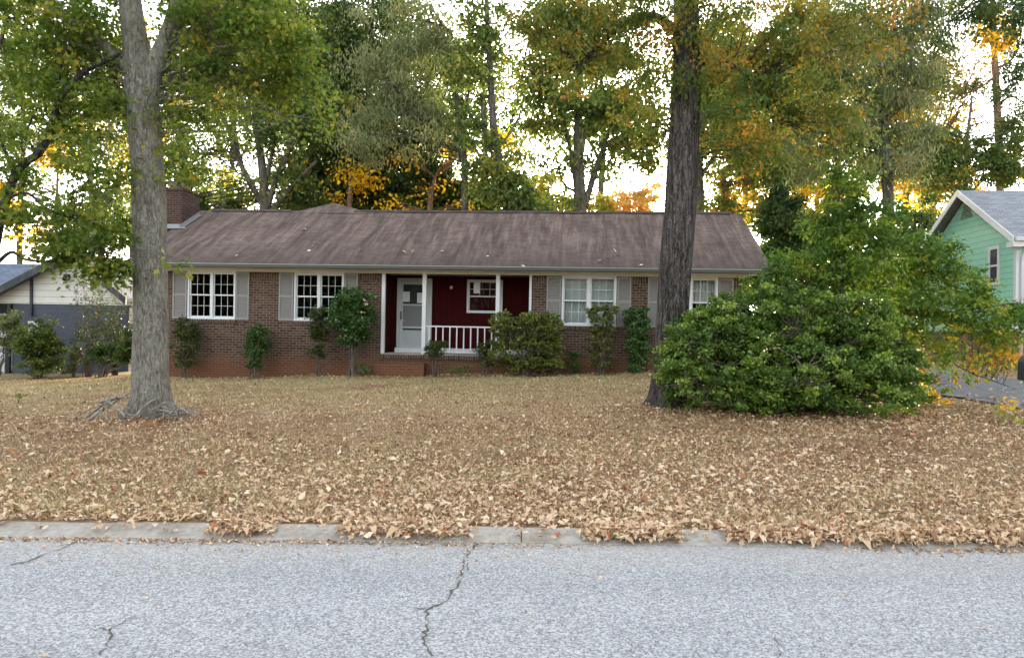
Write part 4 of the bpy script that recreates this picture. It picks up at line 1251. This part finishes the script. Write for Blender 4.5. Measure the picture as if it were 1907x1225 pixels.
tree('far_tree', 'pale gold far tree just right of the brick chimney', 'tree', 60,
     [[(410, 520, 8), (410, 400, 7), (410, 350, 4)]],
     [(410, 340, 34, 30, .7), (425, 375, 40, 18, 1.6), (385, 370, 22, 22, 1.2)],
     M['bark_bg'], M['leaf_lime'], .3, 1.4, .8, **bgk)
tree('far_tree', 'golden far tree low between the left edge and the pale oak trunk', 'tree', 58,
     [[(105, 560, 8), (105, 420, 7), (108, 300, 4)]],
     [(108, 290, 34, 26, 1.2), (60, 430, 60, 30, .4), (10, 360, 30, 40, .7), (180, 430, 50, 30, .5)],
     M['bark_warm'], M['leaf_gold'], .28, 1.3, .8, **bgk)
tree('birch_tree', 'pale-stemmed thin tree between the left edge and the pale oak trunk', 'tree', 36,
     [[(176, 560, 12), (172, 430, 11), (168, 320, 10), (166, 240, 8), (160, 150, 5)], [(168, 330, 5), (195, 280, 4), (205, 220, 3)]],
     [(160, 280, 60, 50, .7), (180, 370, 50, 40, .6), (200, 220, 60, 50, .6)],
     M['bark_pale'], M['leaf_green'], .18, 1.3, .8, **bgk)
tree('hedge_tree', 'dense low green tree behind the roof of the blue-grey brick house', 'tree', 40,
     [[(190, 580, 12), (190, 470, 10), (192, 420, 6)]],
     [(160, 420, 50, 40, 1.6), (215, 400, 45, 60, 1.5), (130, 455, 30, 22, 1.5)],
     M['bark_bg'], M['leaf_dark'], .2, 1.6, .7, **bgk)
tree('backyard_tree', 'dark bushy tree right behind the brick chimney', 'tree', 34,
     [[(350, 500, 12), (348, 400, 10), (345, 320, 6)]],
     [(345, 310, 45, 45, 1.2), (360, 375, 24, 22, 1.8), (440, 385, 30, 14, 1.2), (560, 375, 60, 20, 1.6), (330, 250, 40, 40, .5)],
     M['bark_bg'], M['leaf_dark'], .18, 1.5, .6, **bgk)
tree('overhanging_tree', 'dark green tree whose branches droop in at the top right corner', 'tree', 15,
     [[(2120, 780, 50), (2110, 500, 44), (2090, 200, 38), (2060, -60, 26)], [(2080, 60, 16), (1950, -20, 11), (1830, 0, 6), (1770, 40, 4)], [(2090, 180, 10), (2000, 150, 6), (1930, 200, 3)]],
     [(1790, 30, 60, 55, 1.0), (1870, 20, 70, 40, .6), (1960, 60, 90, 120, 1.2), (2080, 60, 120, 160, 1.0), (1900, -80, 160, 60, .8)],
     M['bark_dark'], M['leaf_dark'], .11, 1.4, .4, OAK, .9, .4, 1.0, twig_r=.008)

for px_, d_, top_, mt_, lab_ in ((40, 60, 60, 'leaf_green', 'tall green tree far back at the left edge behind the blue-grey roof'), (250, 62, 90, 'leaf_lime', 'yellow-green far back tree seen past the right side of the pale trunk'), (430, 66, 40, 'leaf_green', 'thin green far back tree seen between the stems of the many-stemmed tree'),
                              (560, 58, 60, 'leaf_dark', 'dark far back tree standing above the roof bump'), (760, 60, 60, 'leaf_dark', 'dark far back tree behind the pale olive drooping oak'), (900, 64, 100, 'leaf_green', 'green far back tree behind the slender leaning trunk'),
                              (1120, 68, 60, 'leaf_green', 'green far back tree behind the forked grey tree'), (1390, 58, 80, 'leaf_rust', 'rusty far back tree right of the dark furrowed trunk'), (1560, 56, 60, 'leaf_green', 'green far back tree behind the top of the feathery young tree'),
                              (1690, 60, 100, 'leaf_rust', 'rusty green far back tree left of the mint green house')):
    cv_ = .75 if px_ in (560, 760, 1390, 1560, 1690) else .5
    tree('woodland_tree', lab_, 'tree', d_, [[(px_, 540, 13), (px_ - 3, 400, 12), (px_ + 4, 250, 10), (px_ - 6, top_, 6)], [(px_, 330, 6), (px_ + 50, 230, 4), (px_ + 70, 150, 3)], [(px_ - 1, 300, 6), (px_ - 50, 220, 4)]],
         [(px_ - 30, top_ + 20, 100, 90, cv_), (px_ + 50, top_ + 80, 90, 80, cv_), (px_ - 50, top_ + 140, 80, 70, cv_), (px_ + 20, top_ + 190, 90, 60, cv_), (px_, 330, 80, 40, cv_ * (1.0 if cv_ > .5 else .35))],
         M['bark_bg'], M[mt_], .26, 1.3, 1.3, **bgk)
for px_, top_, d_, mt_, lab_ in ((600, 330, 39, 'leaf_dark', 'low dark understory tree behind the left slope of the roof bump'), (745, 335, 39, 'leaf_dark', 'low dark understory tree right of the roof bump'), (865, 340, 38, 'leaf_green', 'low green understory tree behind the roof left of the slender leaning trunk'), (1470, 400, 30, 'leaf_green', 'leafy green understory tree just right of the end of the brown roof'), (1600, 380, 29, 'leaf_dark', 'dark leafy understory tree behind the feathery young tree'), (1700, 400, 31, 'leaf_green', 'green understory tree next to the gable of the mint green house')):
    tree('understory_tree', lab_, 'tree', d_, [[(px_, 640, 12), (px_, 520, 10), (px_ + 5, top_, 5)]],
         [(px_, top_ + 40, 60, 50, 1.4), (px_ - 30, top_ + (110 if px_ > 1000 else 55), 60, 50 if px_ > 1000 else 36, 1.6), (px_ + 35, top_ + (120 if px_ > 1000 else 50), 60, 55 if px_ > 1000 else 40, 1.6), (px_, top_ + (190 if px_ > 1000 else 60), 80, 50 if px_ > 1000 else 36, 1.6)], M['bark_bg'], M[mt_], .17, 1.4, .6, **bgk)

# ================================================================ BUSH BY THE DARK TRUNK
pB = hit(1480, 770)
DB = float(pB[1]) + .6
print('bush depth', DB)
def shrub(name, label, px, py_base, crowns, leafmat, leaf, cover, clump, shape=BROAD, nst=5, stem_w=3.0, D=None, group=None, droop=-.2, flat=.5, depth=1.0, cat='shrub', varmix=.5, twigs=.5, spread=.45, base=None, boxy=False):
    if D is None:
        p = hit(px, py_base)
    else:
        p = base_at(px, D)
    p[2] = float(g(p[0], p[1])); D = p[1]
    root = empty(name, p); tag(root, label, cat, group)
    ells = []
    for c in crowns:
        k = D / FPX
        d = D + (c[5] if len(c) > 5 else 0)
        ells.append((W(c[0], c[1], d), (c[2] * k, .5 * (c[2] + c[3]) * k * depth, c[3] * k), c[4]))
    P, cv, C = crown_points(ells, leaf, cover * 2.9, clump, spread, 1.0, boxy)
    mb = MB()
    tops = C[rng.permutation(len(C))[:nst]]
    sk = []
    for t in tops:
        b0 = p + np.array([rng.normal(0, .05), rng.normal(0, .05), -.08])
        q = curve(b0, t, 7, 0.0, .03)
        q[1:4, :2] = q[1:4, :2] * .6 + b0[:2] * .4
        r = stem_w * .5 * D / FPX
        mb.tube(q - p, np.linspace(r, r * .3, 7), 6, cap=False); sk.append(q)
    sk = np.vstack(sk)
    for c in C:
        if rng.uniform() > twigs: continue
        j = int(np.argmin(np.linalg.norm(sk - c, axis=1) + np.maximum(0, sk[:, 2] - c[2])))
        r = stem_w * .18 * D / FPX
        mb.tube(curve(sk[j], c, 5, .03, .04) - p, np.linspace(r, r * .3, 5), 4, cap=False)
    mb.build('stem', M['twig'], root)
    keep = P[:, 2] > g(P[:, 0], P[:, 1]) + .02
    P, cv = P[keep], cv[keep]; n = len(P)
    V, F, vv = place_leaves(P, leaf * rng.uniform(.6, 1.25, n), shape, droop, flat, varmix * cv + (1 - varmix) * rng.uniform(0, 1, n))
    trimesh('foliage', V - p, F, leafmat, root, vv)
    return root
shrub('evergreen_bush', 'big rounded glossy green bush beside the dark furrowed trunk', 1480, 770,
      [(1290, 690, 70, 85, 1.2), (1380, 700, 90, 85, 1.3, -.2), (1480, 700, 100, 88, 1.3, -.3), (1590, 710, 95, 80, 1.3, -.2), (1670, 710, 60, 75, 1.2), (1360, 600, 80, 50, 1.1, .1), (1470, 580, 90, 60, 1.1, .1), (1590, 600, 90, 60, 1.0, .2), (1300, 630, 60, 50, .9), (1470, 650, 190, 80, .9, .6), (1590, 670, 110, 70, .9, .6), (1340, 620, 80, 50, .8, .5)],
      M['leaf_shrub'], .066, 2.0, .17, BROAD, 14, 8, None, None, -.45, .45, 1.1, 'bush', .6, .6, .36)
tree('young_tree', 'young feathery yellowing tree growing up out of the big green bush', 'tree', DB + .3,
     [[(1572, 765, 16), (1570, 680, 13), (1566, 580, 11), (1568, 480, 9), (1565, 400, 6), (1560, 335, 3)], [(1568, 600, 7), (1630, 540, 5), (1700, 500, 4), (1760, 520, 2)], [(1567, 640, 7), (1660, 590, 5), (1780, 580, 4), (1880, 565, 2)], [(1567, 560, 6), (1500, 520, 4), (1440, 510, 2)], [(1570, 690, 6), (1660, 660, 5), (1720, 690, 3), (1735, 760, 2)], [(1567, 500, 5), (1620, 440, 4), (1690, 430, 2)], [(1570, 650, 5), (1700, 640, 4), (1800, 690, 3), (1880, 720, 2)]],
     [(1575, 340, 40, 36, 1.5), (1590, 365, 60, 45, 1.6), (1620, 410, 75, 50, 1.6), (1540, 430, 60, 50, 1.5), (1600, 480, 110, 60, 1.7), (1500, 500, 90, 50, 1.5), (1690, 470, 70, 45, 1.4), (1720, 550, 90, 50, 1.5), (1620, 560, 100, 60, 1.5), (1430, 545, 70, 40, 1.3), (1790, 580, 90, 45, 1.7), (1870, 580, 70, 32, 1.5), (1750, 480, 60, 45, 1.3), (1800, 530, 60, 40, 1.3), (1850, 650, 60, 40, 1.1), (1720, 640, 80, 45, 1.2), (1728, 720, 32, 60, .9), (1800, 690, 70, 25, .35), (1880, 760, 30, 20, .5, -2), (1860, 630, 50, 30, .7), (1330, 590, 50, 24, .6), (1500, 620, 100, 60, .4, -.8), (1280, 660, 40, 40, .3, -.6), (1400, 720, 90, 60, .22, -1.1), (1620, 700, 80, 60, .35, -1.0)],
     M['twig'], M['leaf_sapling'], .105, 1.45, .22, OAK, .55, .5, .9, twig_r=.004, varmix=.8, sides=8, twigs=.8)

# ================================================================ SHRUBS ALONG THE HOUSES
def fd(px, off=-.55):       # depth of a planting line in front of the facade
    best = min(np.arange(18, 25, .02), key=lambda d: abs(((np.array([(px - CX) / FPX * d, d, 0]) - HO) @ hy) - off))
    return float(best)
def fshrub(name, label, px, crowns, mat, leaf, cover, clump, **kw):
    return shrub(name, label, px, 0, crowns, M[mat], leaf, cover, clump, D=fd(px, kw.pop('off', -.55)), **kw)
fshrub('upright_shrub', 'dull brownish upright shrub just right of the pale oak trunk', 345, [(345, 610, 25, 20, 1.0), (346, 640, 26, 32, .7), (345, 670, 22, 18, .5)], 'leaf_box', .06, 1.7, .16, nst=7, stem_w=2)
fshrub('upright_shrub', 'narrow green shrub against the bare brick between the two left windows', 476, [(478, 620, 24, 22, 1.1), (480, 650, 22, 26, 1.1), (474, 680, 14, 16, .9)], 'leaf_camellia', .065, 1.8, .16, nst=5, stem_w=3.5)
fshrub('upright_shrub', 'thin dark shrub with bare lower stem below the second window from the left', 594, [(592, 590, 22, 18, 1.2), (594, 618, 17, 22, 1.0), (592, 655, 17, 16, .7)], 'leaf_box', .06, 1.8, .15, nst=4, stem_w=3)
fshrub('camellia', 'glossy camellia with bare forked stems and pale blooms left of the porch', 658, [(657, 560, 36, 26, 1.4), (665, 590, 34, 32, 1.4), (636, 590, 22, 34, 1.2), (658, 625, 36, 18, 1.2), (675, 688, 10, 9, 1.0)], 'leaf_camellia', .08, 1.9, .16, nst=7, stem_w=6, off=-.75)
q = []
for px, py in ((677, 558), (676, 582), (683, 566)):
    q.append(W(px, py, fd(px, -1.35)))
q = np.array(q)
fl = np.repeat(q, 9, axis=0) + rng.normal(0, .02, (27, 3))
cam_root = [o for o in bpy.data.objects if o.name.startswith('camellia') and o.type == 'EMPTY'][0]
for i in range(3):
    V, F, vv = place_leaves(fl[i * 9:i * 9 + 9], np.full(9, .06), BROAD, 0, .2)
    trimesh('bloom', V - np.array(cam_root.location), F, M['petal'], cam_root, vv)
fshrub('small_shrub', 'small round-headed shrub on bare stems in front of the white railing', 812, [(812, 645, 24, 13, 1.3), (810, 660, 18, 8, .6)], 'leaf_box', .05, 1.8, .12, nst=9, stem_w=2.5, off=-.9)
fshrub('small_shrub', 'small reddish shrub between the railing and the wide clipped hedge', 905, [(905, 650, 20, 16, 1.0), (908, 672, 16, 14, .5)], 'leaf_box', .05, 1.7, .12, nst=8, stem_w=2, off=-.9)
fshrub('clipped_hedge', 'wide flat-topped clipped shrub hiding the right half of the porch railing', 980, [(978, 592, 70, 10, 2.2), (972, 625, 66, 24, 1.3), (965, 618, 40, 20, .6), (1022, 618, 26, 24, 1.6), (965, 660, 58, 26, .9), (1022, 655, 26, 30, 1.3), (990, 678, 50, 16, .7)], 'leaf_pitto', .07, 1.7, .13, nst=18, stem_w=3, off=-1.0, boxy=True, spread=.4)
fshrub('small_shrub', 'tiny bright green shrub low on the red-stained brick', 1067, [(1066, 665, 11, 9, 1.5), (1069, 684, 12, 9, 1.5)], 'leaf_camellia', .06, 1.8, .1, nst=3, stem_w=2)
fshrub('clipped_shrub', 'sparse flat-topped shrub in front of the curtained window', 1120, [(1120, 577, 30, 9, 1.7), (1120, 600, 28, 18, .8), (1120, 645, 22, 40, .55)], 'leaf_pitto', .06, 1.7, .11, nst=14, stem_w=2.2, boxy=True, spread=.4)
fshrub('column_shrub', 'dense dark column-shaped shrub covering a grey shutter', 1188, [(1188, 585, 23, 16, 1.7), (1188, 620, 21, 32, 1.8), (1188, 665, 17, 26, 1.8)], 'leaf_camellia', .07, 2.2, .12, nst=6, stem_w=3, droop=.6, boxy=True, spread=.4)
fshrub('low_plant', 'low tuft of strappy green leaves at the foot of the porch', 855, [(850, 690, 24, 6, 1.5), (870, 688, 12, 7, 1.2)], 'leaf_lime' if False else 'leaf_pitto', .12, 1.5, .1, nst=3, stem_w=1, off=-.8, shape=LONG, droop=-.8)
# beds in front of the blue-grey house
shrub('round_bush', 'full green bush in front of the blue-grey painted brick', 75, 0, [(75, 650, 42, 40, 1.3), (60, 630, 34, 30, 1.1), (80, 680, 40, 22, 1.2), (90, 615, 24, 24, .8)], M['leaf_green'], .085, 1.8, .2, D=23.5, nst=8, stem_w=4)
shrub('edge_bush', 'pale green bush cut by the left edge of the picture', 0, 0, [(5, 620, 26, 40, .9), (25, 600, 20, 26, .8)], M['leaf_pale'], .085, 1.6, .2, D=24.5, nst=6, stem_w=3)
shrub('bare_shrub', 'tall bare twiggy shrub before the cream gable', 165, 0, [(165, 560, 28, 55, .10), (160, 640, 30, 40, .35), (190, 600, 26, 60, .2)], M['leaf_box'], .07, 1.3, .14, D=24.5, nst=34, stem_w=1.6, twigs=1.0)
shrub('bare_shrub', 'nearly leafless shrub right beside the pale oak trunk with a dark slanting stem', 215, 0, [(212, 600, 24, 60, .14), (225, 640, 20, 40, .4)], M['leaf_box'], .07, 1.3, .14, D=24.8, nst=24, stem_w=1.7, twigs=1.0)
shrub('dark_shrub', 'low dark twiggy shrub half behind the pale oak trunk', 190, 0, [(188, 660, 24, 20, 1.2), (222, 655, 26, 26, 1.3), (240, 640, 14, 40, .9)], M['leaf_dark'], .08, 1.8, .16, D=24.0, nst=14, stem_w=3)
shrub('low_shrub', 'small silvery shrub low against the painted brick', 137, 0, [(136, 665, 14, 16, .8), (128, 685, 14, 10, .8)], M['leaf_pale'], .07, 1.6, .12, D=24.6, nst=6, stem_w=2)
shrub('weed_sapling', 'single thin weed stalk standing in the lawn at far left', 37, 0, [(40, 738, 8, 5, .6)], M['leaf_green'], .06, 1.2, .06, D=float(hit(37, 752)[1]), nst=3, stem_w=1.6, cat='weed')

# unseen trees added across the road, behind the viewer, to close off the low sky and darken the window reflections
def unseen_woods():
    n = 26000
    x = rng.uniform(-75, 75, n)
    top = 9 + 2.5 * np.sin(x * .31) + 1.8 * np.sin(x * .83 + 1)
    z = rng.uniform(0, 1, n) ** .8 * top
    y = -34 + rng.normal(0, 2.2, n)
    V, F, vv = place_leaves(np.stack([x, y, z + .1], 1), rng.uniform(.5, 1.0, n), BROAD, .5, .35)
    tag(trimesh('unseen_woods', V, F, M['leaf_dark'], None, vv), 'dark unseen trees across the road, added to block the low sky', 'unseen_woods', None, 'stuff')
unseen_woods()

# ================================================================ DRY GRASS AND LEAF LITTER
def scatter(n, x0, x1, y0, y1):
    return rng.uniform(x0, x1, n), rng.uniform(y0, y1, n)
def patch(x, y, s, seed):
    return .5 + .25 * (np.sin(x * s + seed) * np.sin(y * s * 1.3 + seed * 2.1) + np.sin(x * s * .43 - y * s * .61 + seed * 3.3)) 
def grass():
    n = 340000
    u = rng.uniform(0, 1, n)
    y = 5.85 + 17.5 * u ** 1.25
    x = rng.uniform(-1, 1, n) * (4.5 + y * .74)
    yr = y - KS * x
    pr = (.25 + .75 * patch(x, y, 1.3, 1.0)) * np.interp(y, [5.8, 8, 11, 14, 17], [.9, .7, .55, .85, 1.0])
    clay = (patch(x, y, .5, 4.0) > .82)
    keep = (yr > 5.80) & (rng.uniform(0, 1, n) < pr) & ~(clay & (rng.uniform(0, 1, n) < .8))
    rel = np.stack([x, y, np.zeros_like(x)], 1) - HO
    keep &= (rel @ hy < -.15) | (rel @ hx < -11.5) | (rel @ hx > 7)
    keep &= ~((x > 8.4) & (x < 13.5) & (y > 13))
    x, y = x[keep], y[keep]; n = len(x)
    z = g(x, y)
    h = rng.uniform(.018, .05, n) * (1 + .8 * (patch(x, y, 3.1, 7.0) > .7)); az = rng.uniform(0, 2 * PI, n); le = rng.uniform(.8, 2.6, n)
    b = np.stack([x, y, z], 1)
    tip = b + np.stack([np.cos(az) * h * le, np.sin(az) * h * le, h], 1)
    wv = np.stack([-np.sin(az), np.cos(az), np.zeros(n)], 1) * .004 * (1 + .05 * y)[:, None]
    V = np.stack([b - wv, b + wv, tip], 1).reshape(-1, 3)
    F = np.arange(3 * n).reshape(-1, 3)
    green = sstep((y - 12) / 8) * .22 + (patch(x, y, .9, 2.0) > .72) * .22
    var = np.where(rng.uniform(0, 1, n) < green, rng.uniform(.85, 1, n), rng.uniform(0, .8, n))
    tag(trimesh('grass', V, F, M['grass'], None, np.repeat(var, 3)), 'short dry straw-coloured grass of the front lawn', 'grass', None, 'stuff')
grass()
def litter():
    X, Y, H = [], [], []
    def add(x, y, h=0.0):
        X.append(x); Y.append(y); H.append(np.broadcast_to(h, x.shape) if np.ndim(h) == 0 else h)
    # general cover, thicker towards the road and the right
    n = 80000
    y = 5.6 + 17 * rng.uniform(0, 1, n) ** 1.5
    x = rng.uniform(-1, 1, n) * (4.2 + .76 * y)
    dens = np.interp(y, [5.6, 7, 9, 11.5, 14, 17, 22], [1.0, 1.0, .85, .62, .36, .22, .17])
    dens = dens * 1.3 * (.22 + 1.1 * patch(x, y, 1.1, 2.0) * (.4 + .85 * patch(x, y, .45, 5.0))) * (.62 + .38 * sstep((x + 2) / 5)) * 1.15
    k = (rng.uniform(0, 1, n) < dens) & (y - KS * x > 5.80)
    add(x[k], y[k])
    # drift along the kerb: bare stretches where the concrete shows
    n = 24000
    x = rng.uniform(-9, 12, n)
    yr = 5.64 + rng.normal(0, .085, n)
    pxx = CX + x / 5.6 * FPX
    bare = ((pxx < 395)) | ((pxx > 520) & (pxx < 640)) | ((pxx > 880) & (pxx < 1090)) | ((pxx > 1280) & (pxx < 1370))
    pr = np.where(bare, .03, np.where(pxx > 1100, 1.0, .55))
    k = (rng.uniform(0, 1, n) < pr) & (yr > 5.54) & (yr < 6.1)
    add(x[k], yr[k] + KS * x[k], rng.uniform(0, .022, k.sum()))
    # around the bush, the trunks and along the house wall
    for cx, cy, sx, sy, m in ((pB[0] + .3, pB[1] - .7, 1.8, .5, 1500), (pR[0], pR[1] - .4, .7, .4, 500), (pL[0], pL[1] - .4, .8, .4, 500), (9.5, 13, 2.0, 1.2, 1800)):
        add(rng.normal(cx, sx, m), rng.normal(cy, sy, m), rng.uniform(0, .03, m))
    m = 1500
    t = rng.uniform(-11.5, 6.9, m); o = -np.abs(rng.normal(0, .35, m)) - .1
    p = HO[None] + t[:, None] * hx + o[:, None] * hy
    add(p[:, 0], p[:, 1])
    # strays on the road
    m = 60
    xr = rng.uniform(-4, 5, m); yrr = 5.45 - np.abs(rng.normal(0, 1.1, m))
    X.append(xr); Y.append(yrr + KS * xr); H.append(np.zeros(m))
    x = np.concatenate(X); y = np.concatenate(Y); h = np.concatenate(H)
    yr = y - KS * x
    kz = np.interp(yr, [5.53, 5.56, 5.61, 5.66, 5.72, 5.80], [.010, .016, .030, .047, .056, .057])
    z = np.where(yr < 5.53, .004, np.where(yr < 5.80, kz, g(x, y))) + h + .006
    n = len(x)
    size = .052 * np.exp(rng.normal(0, .36, n)) * (1 + .012 * y)
    size = np.clip(size, .018, .098)
    size = np.where(yr < 5.50, size * .5, size)
    pos = np.stack([x, y, z + rng.uniform(0, .022, n) * (yr > 5.46)], 1)
    big = rng.uniform(0, 1, n) < .8
    var = np.clip(rng.normal(.54, .29, n), 0, .97)
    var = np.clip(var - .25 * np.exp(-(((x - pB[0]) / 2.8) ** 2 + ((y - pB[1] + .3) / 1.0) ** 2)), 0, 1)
    var = np.where(rng.uniform(0, 1, n) < .025, 1.0, var)
    mid = np.exp(-((y - 11.0) / 2.2) ** 2) * (x < 6)
    var = np.where(var < 1, np.clip(var - .16 * mid, 0, 1), var)
    var = np.where(var < 1, np.clip(var + .12 * np.clip((9.5 - y) / 3, 0, 1), 0, .97), var)
    near_bush = np.exp(-(((x - pB[0]) / 2.6) ** 2 + ((y - pB[1] + .6) / .9) ** 2))
    curl = rng.normal(2.2, 2.4, n)
    out = []
    for mask, shp in ((big, OAK), (~big, BROAD)):
        V, F, vv = place_leaves(pos[mask], size[mask], shp, -.08, .76, var[mask], curl[mask], .27)
        out.append((V, F, vv))
    V = np.concatenate([out[0][0], out[1][0]]); F = np.concatenate([out[0][1], out[1][1] + len(out[0][0])]); vv = np.concatenate([out[0][2], out[1][2]])
    tag(trimesh('leaf_litter', V, F, M['litter'], None, vv), 'tan and brown fallen oak leaves covering the lawn and the kerb', 'fallen leaves', None, 'stuff')
    print('litter', n)
litter()
def fragments():
    n = 60000
    y = 5.75 + 14 * rng.uniform(0, 1, n) ** 1.3
    x = rng.uniform(-1, 1, n) * (4.2 + .74 * y)
    k = (y - KS * x > 5.8) & (rng.uniform(0, 1, n) < .4 + .8 * patch(x, y, .8, 9.0) * np.interp(y, [5, 12, 20], [1, 1, .35]))
    x, y = x[k], y[k]; n = len(x)
    m = 5000
    xg = rng.uniform(-9, 12, m); yg = 5.50 - np.abs(rng.normal(0, .05, m)) * (1 + 2.5 * (rng.uniform(0, 1, m) < .15))
    kp = patch(xg, xg * 0, 1.7, 3.0) * rng.uniform(.6, 1.4, m) > .38
    xg, yg = xg[kp], yg[kp]
    z = np.concatenate([g(x, y), np.full(len(xg), .004)])
    x = np.concatenate([x, xg]); y = np.concatenate([y, yg + KS * xg]); n = len(x)
    pos = np.stack([x, y, z + rng.uniform(.004, .02, n) * np.where(y - KS * x < 5.55, .2, 1)], 1)
    var = np.clip(rng.normal(.36, .26, n), 0, .9)
    V, F, vv = place_leaves(pos, rng.uniform(.014, .04, n), BROAD, -.05, .75, var, rng.normal(1, 2, n), .3)
    tag(trimesh('leaf_crumbs', V, F, M['litter'], None, vv), 'broken brown leaf crumbs lying between the fallen leaves on the lawn', 'leaf crumbs', None, 'stuff')
fragments()
